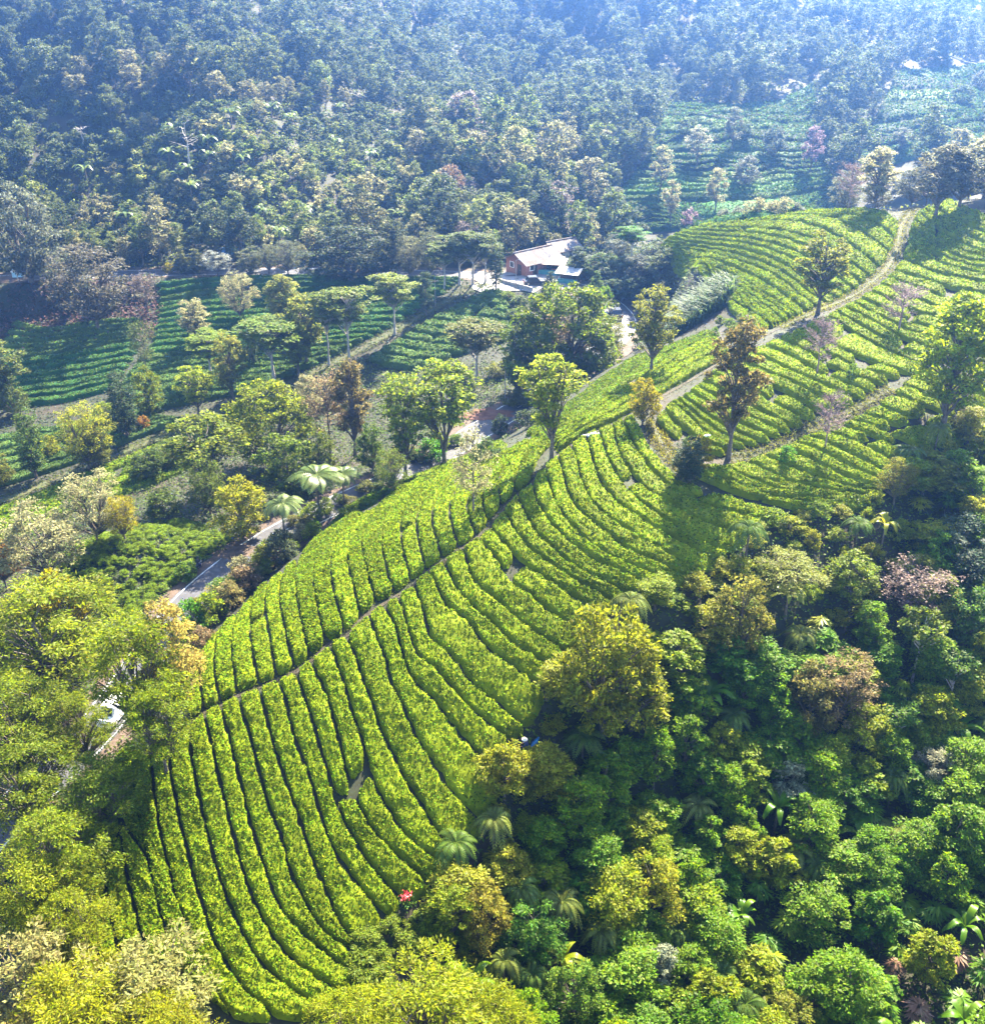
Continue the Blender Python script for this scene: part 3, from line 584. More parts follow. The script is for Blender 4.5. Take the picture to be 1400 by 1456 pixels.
def gen_star(r, nl=14, L=1.5, H=1.2):
    """a rosette of stiff drooping fan-like leaves"""
    T = tube([[0, 0, -0.2], [0, 0, H]], [0.06, 0.04], 5); fr = []
    for k in range(nl):
        a = k*2*math.pi/nl + r.uniform(-.25, .25); l = L*r.uniform(0.6, 1.1); rise = r.uniform(0.15, 0.7) if k % 3 else 1.0
        u = np.array([math.cos(a), math.sin(a), 0]); c = np.array([0, 0, H]) + u*l*(0.35 if k % 3 else 0.08) + np.array([0, 0, rise*l*0.5])
        fr.append(tube([[0, 0, H], c], [0.015, 0.012], 3))
        for q in range(7):
            b = a + (q - 3)*0.36 + r.uniform(-.06, .06); v = np.array([math.cos(b), math.sin(b), r.uniform(-0.45, -0.05)]); le = l*0.6*(1 - 0.08*abs(q - 3)); s = np.array([-math.sin(b), math.cos(b), 0])*0.055*l
            fr.append((np.array([c, c + v*le*0.5 + s, c + v*le - np.array([0, 0, 0.1*le]), c + v*le*0.5 - s]), np.array([[0, 1, 2, 3]])))
    return T, merge(fr)
PROTO = {}
def proto(kind, n, fn, crown='crown', tm=None, cm=None):
    out = []
    for k in range(n):
        r = np.random.default_rng(hash(kind) % 1000 if False else sum(map(ord, kind))*17 + k)
        p = fn(r); t, c = p[0], p[1]
        mt = mesh('trunk', t[0], t[1], tm or M_BARK, smooth=True); mc = mesh(crown, c[0], c[1], cm or M_LEAF)
        out.append((mt, mc, crown, c[0][:, 2].max(), np.percentile(np.hypot(c[0][:, 0], c[0][:, 1]), 97)))
    PROTO[kind] = out
U = lambda r, a, b: r.uniform(a, b)
proto('oak', 4, lambda r: gen_tree(r, 12, 2.9, 3.4, 'ovoid', 95, 62, 0.33, 0.62, flat=0.75, outer=0.5, trunk_r=0.2, limbs=70, up=0.3, bend=0.5))          # tall, see-through shade trees
proto('oakfork', 3, lambda r: gen_tree(r, 11, 3.4, 3.6, 'flare', 85, 58, 0.32, 0.62, flat=0.75, outer=0.45, trunk_r=0.2, fork=3, limbs=60, up=0.4, bend=0.5))
proto('oval', 2, lambda r: gen_tree(r, 12, 3.2, 2.2, 'ovoid', 150, 75, 0.34, 0.7, flat=0.8, outer=0.4, trunk_r=0.2, limbs=60, up=0.4))
proto('dome', 3, lambda r: gen_tree(r, 9, 5, 1.2, 'dome', 170, 70, 0.34, 0.85, flat=0.55, outer=0.33, trunk_r=0.3, fork=2, limbs=50))
proto('bigdome', 1, lambda r: gen_tree(r, 11, 7, 1.0, 'dome', 300, 85, 0.38, 0.95, flat=0.6, outer=0.25, trunk_r=0.4, fork=3, limbs=40))
proto('round', 4, lambda r: gen_tree(r, 7, 2.9, 0.9, 'dome', 110, 62, 0.28, 0.62, flat=0.65, outer=0.35, trunk_r=0.15, limbs=40))
proto('layer', 3, lambda r: gen_tree(r, 11, 3.4, 5.8, 'flare', 70, 75, 0.34, 0.8, flat=0.28, outer=0.5, trunk_r=0.17, limbs=60, layers=4, up=1.2), tm=M_PALE)
#proto('umbrella', 1, lambda r: gen_tree(r, 7, 8.5, 4.6, 'umbrella', 300, 80, 0.28, 0.9, flat=0.32, outer=0.5, trunk_r=0.35, fork=4, limbs=110, up=1.1))
proto('column', 3, lambda r: gen_tree(r, 10, 1.6, 1.6, 'column', 110, 60, 0.24, 0.5, flat=0.9, outer=0.35, trunk_r=0.14, limbs=20, up=0.2))
proto('cone', 3, lambda r: gen_tree(r, 8, 1.9, 0.8, 'cone', 100, 60, 0.25, 0.5, flat=0.6, outer=0.4, trunk_r=0.13, limbs=20, up=0.3))
proto('feather', 4, lambda r: gen_tree(r, 11, 5.2, 4.2, 'dome', 150, 90, 0.33, 1.0, flat=0.3, outer=0.45, trunk_r=0.26, fork=3, limbs=110, up=0.9, wid=0.32, bend=0.8))
proto('loose', 3, lambda r: gen_tree(r, 9, 3.6, 2.2, 'dome', 110, 60, 0.28, 0.75, flat=0.6, outer=0.45, trunk_r=0.17, fork=2, limbs=80, up=0.5, wid=0.35))
proto('fluff', 3, lambda r: gen_tree(r, 8, 3.2, 2.0, 'dome', 110, 62, 0.27, 0.62, flat=0.6, outer=0.38, trunk_r=0.14, fork=2, limbs=40, up=0.5, wid=0.4))
for k_ in ('oak', 'round'): pass
proto('jungle', 6, lambda r: gen_tree(r, U(r, 6, 8), U(r, 2.0, 2.8), U(r, 0.8, 2), 'dome', 85, 78, U(r, 0.22, 0.34), 0.62, flat=0.6, outer=0.38, trunk_r=0.13, limbs=30))
proto('bigleaf', 3, lambda r: gen_tree(r, 6, 2.2, 1.4, 'dome', 70, 52, 0.4, 0.6, flat=0.5, outer=0.42, trunk_r=0.12, limbs=30, up=0.9))
proto('pole', 2, lambda r: gen_tree(r, 8, 2.0, 5.2, 'dome', 40, 50, 0.36, 0.6, flat=0.5, outer=0.45, trunk_r=0.12, limbs=24, up=0.8), tm=M_PALE)
proto('bush', 4, lambda r: gen_tree(r, 2.0, 1.4, 0.1, 'dome', 40, 50, 0.2, 0.42, flat=0.7, outer=0.4, trunk_r=0.05, limbs=10))
proto('fern', 3, lambda r: gen_fern(r), crown='fronds', cm=M_BLADE)
proto('fernflat', 2, lambda r: gen_fern(r, 15, 2.6, 2.8, 16, 0.5, 0.35), crown='fronds', cm=M_BLADE)
proto('banana', 3, lambda r: gen_banana(r), crown='leaves', cm=M_BLADE)
proto('star', 4, lambda r: gen_star(r), crown='leaves', cm=M_BLADE)
def gen_bare_leafy(r):
    a, b, e = gen_bare(r, 9, 2.4, 3.2, 30, 9, 0.13, 2)
    P = np.repeat(e, 3, 0) + r.normal(size=(len(e)*3, 3))*0.18
    return a, merge([b, leaf_quads(P, r, np.full(len(P), 0.2), up=0.3)])
proto('bare', 3, lambda r: gen_bare(r, 8, 2.2, 3.0, 34, 11, 0.12, 3)[:2], crown='twigs', tm=M_TWIG, cm=M_TWIG)
proto('bareleafy', 3, gen_bare_leafy, crown='twigs')
proto('snag', 2, lambda r: gen_bare(r, 9, 2.0, 3.0, 9, 3, 0.16, 0, rt=0.04)[:2], crown='twigs', tm=M_PALE, cm=M_PALE)
# far trees: one mesh each, fewer and larger leaf clumps
def far_proto(kind, n, fn, tm=None):
    out = []
    for k in range(n):
        r = np.random.default_rng(sum(map(ord, kind))*31 + k); t, c = fn(r)
        V, F = merge([t, c]); me = mesh(kind, V, F, [M_LEAF, tm or M_BARK], fmat=np.r_[np.ones(len(t[1])), np.zeros(len(c[1]))])
        out.append((me, c[0][:, 2].max(), (V, F, len(t[1]))))
    PROTO[kind] = out
far_proto('farround', 5, lambda r: gen_tree(r, U(r, 7, 9), U(r, 2.6, 3.6), 1.2, 'dome', 60, 58, 0.42, 0.9, flat=0.7, outer=0.28, trunk_r=0.2, limbs=6, up=0.9))
far_proto('fartall', 4, lambda r: gen_tree(r, 11, 2.4, 3.2, 'ovoid', 62, 48, 0.4, 0.72, flat=0.75, outer=0.36, trunk_r=0.18, limbs=12))
far_proto('farcone', 2, lambda r: gen_tree(r, 10, 1.9, 1.0, 'cone', 50, 26, 0.5, 0.6, flat=0.6, outer=0.4, trunk_r=0.16, limbs=10))
far_proto('farbush', 4, lambda r: gen_tree(r, 2.6, 1.8, 0.2, 'dome', 24, 30, 0.42, 0.6, flat=0.7, outer=0.35, trunk_r=0.08, limbs=4))
def plant(kind, name, loc, H=None, W=None, color=(0.06, 0.09, 0.012), label=None, cat='tree', group=None, variant=None, rz=None, tcol=None):
    """a plant of a prototype at loc, scaled to height H and crown width W"""
    P = PROTO[kind]; v = P[(R.integers(len(P)) if variant is None else variant) % len(P)]
    mt, mc, cn, h0, r0 = v
    sz = (H or h0)/h0; sx = (W/(2*r0)) if W else sz
    root = empty(name, loc, R.uniform(0, 6.28) if rz is None else rz, (sx, sx, sz))
    o = link('trunk', mt, root); c = link(cn, mc, root, color)
    if cn == 'twigs': c['kind'] = 'stuff'
    return tag(root, label, cat, group)
def at_base(px, py, top, wpx, kind, name, label, color, cat='tree', group=None, tmax=900, **kw):
    """base of the plant at a photo pixel, its height and width measured in photo pixels"""
    P = hit([px], [py], tmax=tmax)[0]
    X = math.hypot(P[0], P[1]); d = rays([px], [top])[0]; s = X/math.hypot(d[0], d[1]); H = CAMZ + d[2]*s - P[2]
    W = wpx*np.linalg.norm(P - CAM)/FPX
    return plant(kind, name, P, H, W, color, label, cat, group, **kw)
def at_top(px, top, H, wpx, kind, name, label, color, cat='tree', group=None, tmax=900, **kw):
    """crown top at a photo pixel for a plant of known height"""
    P = hit([px], [top], off=H, tmax=tmax)[0]; W = wpx*(np.linalg.norm(P - CAM) - H*0.5)/FPX
    return plant(kind, name, P, H, W, color, label, cat, group, **kw)
# leaf colours of the kinds of plant
LIME = (0.115, 0.16, 0.003); YEL = (0.17, 0.155, 0.003); OLV = (0.10, 0.11, 0.012); DKG = (0.045, 0.08, 0.010); MID = (0.07, 0.125, 0.004); PALE = (0.19, 0.185, 0.08); TAN = (0.16, 0.12, 0.055)
GREY = (0.10, 0.11, 0.07); VIV = (0.05, 0.14, 0.003); BRN = (0.095, 0.08, 0.02); ORG = (0.17, 0.095, 0.015); CYP = (0.035, 0.055, 0.022); MAUVE = (0.16, 0.11, 0.12); SIL = (0.2, 0.21, 0.17)

MOUND = []
def road_side(P, d=3.6):
    k = int(np.clip(np.argmin(np.hypot(ROAD[:, 0] - P[0], ROAD[:, 1] - P[1])), 1, len(ROAD) - 2)); t = ROAD[k+1] - ROAD[k-1]; n = np.array([-t[1], t[0]])/np.hypot(t[0], t[1])
    o = d*(1 if R.random() < 0.4 else -1)*R.uniform(0.85, 1.3); x, y = ROAD[k, :2] + n*o; return (x, y, float(hgt(x, y)))
# ------------------------------------------------------------------ trees on the near ridge and the hilltop
at_base(1035,652,450,82,'oak','shade_tree','tall brown-tinged tree with sparse crown on the bare earth patch',BRN,variant=0,tmax=190)
at_base(1162,447,325,76,'oak','shade_tree','dark olive round-crowned tree standing on the upper footpath',OLV,variant=1,tmax=200)
at_base(1340,608,413,104,'oval','shade_tree','full yellow-green egg-shaped tree at the right edge of the tea slope',(0.14,0.19,0.003),variant=0,tmax=190)
at_base(925,532,405,70,'oak','shade_tree','sparse olive tree above the bend of the footpath left of the brown-tinged tree',OLV,variant=2,tmax=190)
at_base(784,652,503,96,'oakfork','shade_tree','light green round tree growing out of the ridge footpath',(0.13,0.165,0.012),variant=0,tmax=170)
at_base(632,662,512,98,'oakfork','shade_tree','light green tree with a forked dark trunk beside the pale road',(0.115,0.155,0.010),variant=1,tmax=180)
at_base(577,684,528,84,'oakfork','shade_tree','leaning bushy green tree with several stems at the roadside corner',(0.095,0.13,0.010),variant=2,tmax=180)
at_base(673,735,604,66,'bareleafy','shade_tree','thin grey-green nearly leafless tree among the tea left of the footpath',PALE,variant=0,tmax=160)
at_base(1160,536,444,50,'bare','bare_tree','leafless mauve tree right below the dark olive footpath tree',MAUVE,variant=0,tmax=190)
at_base(1277,472,400,52,'bare','bare_tree','leafless brown tree above the yellow-green egg-shaped tree',MAUVE,variant=1,tmax=200)
at_base(1172,642,548,46,'bare','bare_tree','thin leafless tree on the grassy field track',MAUVE,variant=2,tmax=190)
at_base(1362,592,556,34,'bare','bare_tree','small reddish bare shrub beside the egg-shaped tree trunk',MAUVE,variant=1,tmax=190)
at_base(913,604,535,48,'round','sapling','small yellow-green tree at the edge of the grassy strip',YEL,variant=0,tmax=180)
at_base(976,692,620,46,'column','sapling','dark little cypress-like tree below the bare earth patch',CYP,variant=0,tmax=180)
at_base(990,672,620,40,'round','sapling','yellow bush behind the dark little cypress-like tree',YEL,cat='bush',variant=1,tmax=180)
at_base(1115,656,632,28,'bush','sapling','bright green shrub rising from the tea near the grassy track',VIV,cat='bush',tmax=180)
at_base(1302,594,566,20,'bush','sapling','small pale green shrub left of the egg-shaped tree',LIME,cat='bush',tmax=180)
at_base(1210,540,515,22,'bush','sapling','small dark shrub among the tea right of the leafless mauve tree',MID,cat='bush',tmax=180)
for px, py, top, w_, kd, c, lb in ((1205,302,226,44,'bare',MAUVE,'mauve half-bare tree on the hilltop skyline'),(1241,302,208,56,'oak',PALE,'pale silvery tree on the hilltop skyline left of the footpath end'),
    (1328,312,200,66,'oak',(0.10,0.10,0.05),'tall grey-green tree right of where the footpath meets the skyline'),(1362,300,206,62,'oak',(0.055,0.06,0.028),'dark leaning tree next to the tall grey-green skyline tree'),
    (1398,282,185,60,'oak',PALE,'pale tall tree cut by the right edge on the skyline')):
    at_base(px,py,top,w_,kd,'skyline_tree',lb,c,tmax=210)
for px, top, H, w_, kd, c, lb in ((1180,232,11,46,'loose',GREY,'grey-green tree just behind the hilltop left of the mauve tree'),(1270,235,11,50,'fluff',GREY,'shaded grey tree behind the hilltop right of the silvery tree'),(1290,222,12,44,'loose',(0.07,0.07,0.045),'brownish tree behind the hilltop near the footpath end'),
    (1345,225,10,70,'loose',GREY,'broad grey tree low behind the skyline pair'),(1385,235,9,60,'fluff',PALE,'pale bushy tree behind the skyline at the right edge'),(1225,262,7,40,'fluff',GREY,'low grey tree behind the silvery skyline tree')):
    P = hit([px],[300],tmax=172)[0]; y = P[1] + R.uniform(12, 22); x = (px - 700)/FPX*(y*1.03); z = float(hgt(x, y)); d = rays([px],[top])[0]
    Ht = CAMZ + d[2]/math.hypot(d[0],d[1])*math.hypot(x,y) - z
    plant(kd,'skyline_tree',(x,y,z),Ht,w_*y*1.1/FPX,c,lb)
for px, w_, lb in ((1028,22,'round shrub first from the left on the hilltop edge'),(1048,22,'upright shrub second from the left on the hilltop edge'),(1075,34,'pale broad shrub third from the left on the hilltop edge'),(1098,26,'pale shrub in the middle of the hilltop edge row'),(1115,30,'tawny shrub on the hilltop edge'),(1133,20,'small upright shrub last on the right of the hilltop edge row')):
    P = hit([px],[312 - (px - 1028)*0.06],tmax=206)[0]; plant('bush','skyline_shrub',P,w_*0.105,w_*0.125,(PALE if px in (1075,1098,1115) else GREY),lb,'bush','shrubs along the hilltop edge')

# ------------------------------------------------------------------ trees round the road bend and the shops
at_base(800,548,402,182,'bigdome','broad_tree','huge dark green domed tree with yellow-green top beside the road bend',(0.07,0.10,0.003),variant=0,tmax=260)
at_base(806,548,436,94,'bareleafy','broad_tree','pale brownish thin-leaved tree in front of the huge dark dome',TAN,variant=1,tmax=230)
at_base(860,520,445,70,'loose','broad_tree','olive tree at the right foot of the huge dark dome',OLV,variant=1,tmax=230)
at_base(735,560,460,52,'round','broad_tree','dark green tree at the left foot of the huge dome',(0.05,0.075,0.012),tmax=240)
at_base(678,545,455,84,'layer','broad_tree','layered dull olive tree in the gap left of the huge dome',OLV,variant=0,tmax=240)
at_base(705,414,355,24,'column','cypress','very dark narrow cypress at the entrance of the yard',CYP,variant=1,tmax=260)
at_base(822,396,350,38,'cone','cypress','grey-green conical tree right of the shop house',(0.06,0.08,0.03),variant=0,tmax=270)
at_base(783,412,385,24,'cone','cypress','small dark green pyramid tree in front of the stalls',CYP,variant=1,tmax=260)
at_base(846,428,384,26,'cone','cypress','narrow bright green conifer beside the road',(0.06,0.10,0.02),variant=2,tmax=260)
at_base(858,440,405,30,'bush','roadside_shrub','bright shrub at the foot of the narrow conifer',MID,cat='bush',tmax=260)
at_base(897,368,323,46,'layer','small_tree','small flat-topped bright tree left of the hilltop',VIV,variant=1,tmax=290)
at_base(880,370,330,36,'fluff','small_tree','pale shrub tree beside the flat-topped bright tree',GREY,variant=1,tmax=290)
for px, py, top, w_, c, lb in ((858,395,358,50,DKG,'dark bush nearest the conical tree'),(882,405,365,60,(0.045,0.07,0.03),'broad bush in the thicket above the road'),(912,402,362,55,(0.05,0.06,0.04),'purplish-topped dark bush below the hilltop tip'),(938,395,350,48,(0.08,0.10,0.04),'lighter bush next to the hilltop tip'),(905,430,390,52,(0.04,0.065,0.025),'low dark bush above the road bend'),(940,440,400,46,(0.07,0.075,0.04),'brownish bush left of the feathery grass'),(870,425,395,36,(0.05,0.08,0.03),'small bush at the road edge in the thicket'),(835,380,362,40,(0.06,0.075,0.035),'bush behind the conical tree'),(925,460,425,44,(0.05,0.075,0.03),'bush under the feathery grass')):
    at_base(px,py,top,w_,'round','thicket_bush',lb,c,cat='bush',group='bushes in the thicket above the road',tmax=280)
for px, py, s_, lb in ((825,352,1.0,'palm-like plant behind the shops'),(872,362,0.8,'palm-like plant left of the flat-topped bright tree'),(900,415,0.9,'fern with drooping fronds in the thicket above the road'),(884,428,0.7,'low fern at the road edge in the thicket')):
    P = hit([px],[py],tmax=280)[0]; plant('fern','tree_fern',P,4.0*s_,6.0*s_,(0.06,0.085,0.04),lb,'fern')
for px, w_, lb in ((770,5,'narrow banana plant behind the shop roof'),(762,4,'banana plant left behind the shop roof')):
    P = hit([px],[352],tmax=290)[0]; plant('banana','banana_plant',P,5.0,w_,(0.09,0.13,0.03),lb,'plant')
# ------------------------------------------------------------------ trees in the valley left
VT = [(280,492,424,50,'oak',PALE,'pale tan tree alone in the middle of the valley field'),(342,456,384,54,'loose',PALE,'pale bushy tree high in the valley field'),(408,470,390,58,'oval',(0.156,0.169,0.0315),'grey-green egg-shaped tree in the valley field'),(436,520,416,64,'oak',(0.143,0.163,0.0245),'olive tree at the left of the pale-trunked row'),
 (497,518,408,74,'layer',(0.111,0.143,0.0210),'flat-topped tree with a tall pale trunk near the valley footpath'),(468,520,412,58,'layer',(0.098,0.130,0.0210),'flat-topped tree left of the tallest pale trunk'),(561,476,391,70,'layer',(0.130,0.163,0.0210),'flat layered tree right along the valley footpath'),(390,545,452,96,'layer',(0.098,0.143,0.0140),'wide layered tree over the square of shade'),
 (425,535,455,60,'oak',(0.104,0.130,0.0175),'slender tree beside the wide layered tree'),(360,520,470,20,'column',CYP,'dark cypress in the shade left of the wide layered tree'),(300,535,474,72,'layer',(0.111,0.156,0.0105),'low layered light green tree in the valley field'),(333,580,470,46,'oak',(0.130,0.137,0.0210),'thin-stemmed tree next to the low layered tree'),(283,592,515,54,'oak',(0.143,0.182,0.0084),'yellow-green tree near the bend of the valley footpath'),
 (606,448,385,24,'column',CYP,'dark column tree by the valley footpath'),(653,405,335,62,'layer',(0.078,0.104,0.0175),'tall flat-topped tree first of the trio by the yard'),(672,405,330,58,'layer',(0.078,0.104,0.0210),'tall flat-topped tree second of the trio by the yard'),(690,402,332,50,'layer',(0.072,0.098,0.0210),'tall flat-topped tree third of the trio by the yard'),(632,410,345,60,'layer',(0.091,0.117,0.0210),'flat-topped tree left of the trio by the yard'),
 (182,628,524,42,'column',CYP,'tall dark cypress beside the valley footpath'),(52,680,578,40,'column',(0.052,0.085,0.0140),'leaning cypress at the left edge of the valley footpath'),(213,592,519,44,'round',(0.091,0.117,0.0084),'dark round tree with yellow top right of the tall cypress'),(127,668,568,74,'loose',(0.169,0.182,0.0126),'willowy yellow-green tree left of the tall cypress'),(140,665,605,50,'round',OLV,'olive tree under the willowy yellow-green tree'),
 (100,625,598,36,'bush',LIME,'lime bush behind the willowy tree'),(155,605,570,40,'round',(0.117,0.156,0.0084),'lime round bush between the willowy tree and the tall cypress'),(205,612,590,22,'bush',ORG,'small orange bush at the foot of the dark round tree'),(70,650,618,34,'bush',(0.143,0.156,0.0105),'yellowish bush right of the leaning cypress'),
 (8,585,478,70,'oak',(0.078,0.098,0.0210),'dark grey-green tree cut by the left edge'),(20,590,530,50,'round',(0.072,0.098,0.0210),'dark bush below the tree at the left edge'),(210,540,450,40,'bareleafy',(0.065,0.085,0.0210),'dark thin tree at the gap of the valley field'),(4,690,640,40,'round',OLV,'olive bush at the left edge below the leaning cypress')]
for px, py, top, w_, kd, c, lb in VT: at_base(px,py,top,w_,kd,'valley_tree',lb,c,cat=('bush' if 'bush' in lb else 'tree'),tmax=275)
# ------------------------------------------------------------------ along the far road
FRD = [(45,402,256,110,'dome',(0.08,0.09,0.055),'big pale-topped tree with a white trunk at the far road'),(260,388,348,28,'cone',(0.08,0.09,0.03),'first small conical tree beyond the far road'),(279,388,352,32,'cone',(0.09,0.10,0.035),'second small conical tree beyond the far road'),(310,392,355,44,'fluff',SIL,'silvery bush tree on the far road'),(356,390,350,44,'round',(0.085,0.095,0.045),'grey-green round tree beyond the far road'),(383,390,345,30,'loose',(0.08,0.09,0.04),'small tree between the round tree and the dark dome beyond the far road'),(410,392,340,50,'loose',(0.075,0.085,0.04),'grey tree left of the dark dome beyond the far road'),
 (500,400,318,130,'dome',(0.035,0.048,0.02),'broad dark domed tree beyond the far road'),(563,395,312,40,'oak',(0.04,0.05,0.02),'tall dark tree right of the broad dark dome'),(582,398,332,50,'loose',(0.11,0.115,0.05),'pale tree right of the broad dark dome'),(612,398,320,50,'loose',(0.07,0.08,0.035),'grey-green tree beyond the far road near the yard'),(240,388,372,18,'bush',YEL,'little yellow bush beyond the far road'),
 (140,470,345,110,'fluff',(0.075,0.07,0.045),'dull brownish tree on the slope below the far road'),(105,440,355,60,'loose',(0.055,0.065,0.035),'dark grey tree on the brown bank'),(210,445,385,42,'bareleafy',(0.11,0.09,0.07),'thin twiggy shrub at the end of the brown bank'),(150,440,408,40,'round',(0.06,0.07,0.03),'green shrub on the brown bank')]
for px, py, top, w_, kd, c, lb in FRD: at_base(px,py,top,w_,kd,'roadside_tree',lb,c,cat=('bush' if 'bush' in lb or 'shrub' in lb else 'tree'),tmax=300)
at_base(26,400,352,20,'snag','dead_tree','leaning bare white trunk by the far road',PALE,tmax=300)
at_base(270,238,165,44,'snag','dead_tree','white dead tree standing on the forested hillside',PALE,variant=0)
at_base(120,214,178,34,'snag','dead_tree','small white dead tree at the left of the hillside',PALE,variant=1)
# ------------------------------------------------------------------ between the valley path and the road
MR = [(388,665,538,134,'dome',(0.115,0.142,0.0050),'broad olive-yellow domed tree above the road',1),(300,705,592,120,'oakfork',(0.095,0.121,0.0090),'sparse dark-stemmed tree left of the broad olive dome',0),(412,706,618,88,'round',(0.068,0.101,0.0050),'dense dark green tree with bright top right above the fern',1),(345,768,678,78,'round',(0.169,0.176,0.0050),'yellow-flushed tree beside the road cutting',2),(456,690,612,56,'round',(0.061,0.081,0.0080),'dark tree right of the dense bright-topped tree',3),
 (505,650,512,62,'oak',BRN,'rusty brown thin tree above the road',0),(470,650,525,66,'bareleafy',TAN,'tan half-bare tree left of the rusty one',1),(440,600,530,50,'fluff',PALE,'pale tree behind the tan half-bare tree',1),(530,670,600,44,'round',(0.054,0.088,0.0100),'dark roadside tree left of the leaning bushy tree',0),(300,735,650,70,'loose',(0.068,0.095,0.0100),'dark loose tree in the hollow left of the yellow-flushed tree',2),(215,680,640,60,'round',(0.047,0.074,0.0080),'dark rounded bush in the little tea plot',3),(250,660,625,60,'loose',(0.068,0.095,0.0080),'low green tree in the little tea plot',1),
 (140,775,670,92,'loose',PALE,'pale tan feathery tree at the left above the bright tea mound',0),(70,830,712,118,'fluff',PALE,'pale silvery feathery tree at the left edge',2),(178,768,700,52,'loose',YEL,'yellow tree beside the pale tan feathery tree',2),(10,840,765,60,'feather',ORG,'orange-yellow tree at the left edge above the big yellow-green trees',0),(235,745,695,52,'round',(0.054,0.081,0.0090),'dark bush behind the bright tea mound',0),(20,915,850,80,'fluff',PALE,'pale bush between the orange tree and the big tree',0),(560,705,640,50,'loose',(0.068,0.095,0.0090),'dark slim tree by the road just left of the corner tree',0)]
for px, py, top, w_, kd, c, lb, v in MR: at_base(px,py,top,w_,kd,'roadside_tree',lb,c,variant=v,cat=('bush' if 'bush' in lb else 'tree'),tmax=240)
nb = 0
for i in range(900):
    if nb >= 190: break
    a, rr = R.uniform(0, 6.283), math.sqrt(R.random()); x, y = -42 + math.cos(a)*rr*10.5, 112 + math.sin(a)*rr*9.5
    if np.min(np.hypot(ROAD[:, 0] - x, ROAD[:, 1] - y)) < 4.2 or any((x - u)**2 + (y - v)**2 < 0.85 for u, v in MOUND): continue
    MOUND.append((x, y)); nb += 1
    plant('bush','tea_bush',(x, y, float(hgt(x, y)) - 0.15),R.uniform(0.7, 1.15),R.uniform(1.5, 2.1),np.array((0.12, 0.18, 0.003))*R.uniform(0.85, 1.15),'bright green bushy tea plant on the low mound beside the road','bush','bushy tea plants on the roadside mound')
for px, py, top, w_, lb, c in ((408,790,708,66,'pale tree fern with spreading fronds beside the road',(0.13,0.17,0.05)),(455,735,668,80,'bigger tree fern up the road from the pale fern',(0.10,0.14,0.03)),(490,720,668,56,'tree fern nearest the road corner',(0.09,0.13,0.03))):
    at_base(px,py,top,w_,'fernflat','tree_fern',lb,c,cat='fern',tmax=200)
for px, py, top, w_, kd, c, lb in ((400,800,748,50,'bush',(0.05,0.065,0.035),'blue-grey bush between road and tea'),(375,805,775,40,'bush',(0.12,0.13,0.01),'yellow-green bush at the road edge below the pale fern'),(350,835,800,50,'bush',TAN,'dry tan shrub on the road bank'),(325,860,825,54,'bush',(0.16,0.14,0.04),'straw-coloured shrub on the road bank'),(300,885,840,50,'bush',LIME,'lime bush on the road bank'),(275,900,850,44,'bush',VIV,'vivid green bush on the road bank next to the big trees'),(290,925,890,40,'bush',TAN,'dry shrub at the top corner of the tea'),(712,622,588,28,'round',(0.03,0.05,0.022),'small dark conifer-like bush by the pale road'),(755,606,580,46,'bush',(0.04,0.06,0.02),'low dark bush by the pale road'),(690,660,620,40,'bush',(0.05,0.08,0.02),'green bush under the forked trunk tree'),(612,655,622,40,'bush',VIV,'green bush left of the forked trunk tree'),(345,820,790,36,'bush',PALE,'pale grassy shrub by the road kerb')):
    at_base(px,py,top,w_,kd,'roadside_shrub',lb,c,cat='bush',tmax=200)
for i in range(34):                       # shrubs that fill the bank between the road and the tea
    t = i/33; c_ = np.array([[262,915],[330,845],[390,800],[450,750],[520,705],[600,655],[650,640]], float); p = [np.interp(t, np.linspace(0, 1, 7), c_[:, k]) for k in (0, 1)]
    P = hit([p[0] + R.normal()*9 - 6], [p[1] + R.normal()*7 - 4], tmax=170)[0]
    plant('bush','bank_shrub',P,R.uniform(1.2,2.6),R.uniform(1.6,3.2),[LIME,MID,OLV,PALE,(0.05,0.08,0.015),(0.12,0.12,0.02)][R.integers(6)],'low mixed shrub on the bank between the road and the tea','bush','shrubs on the bank between road and tea')
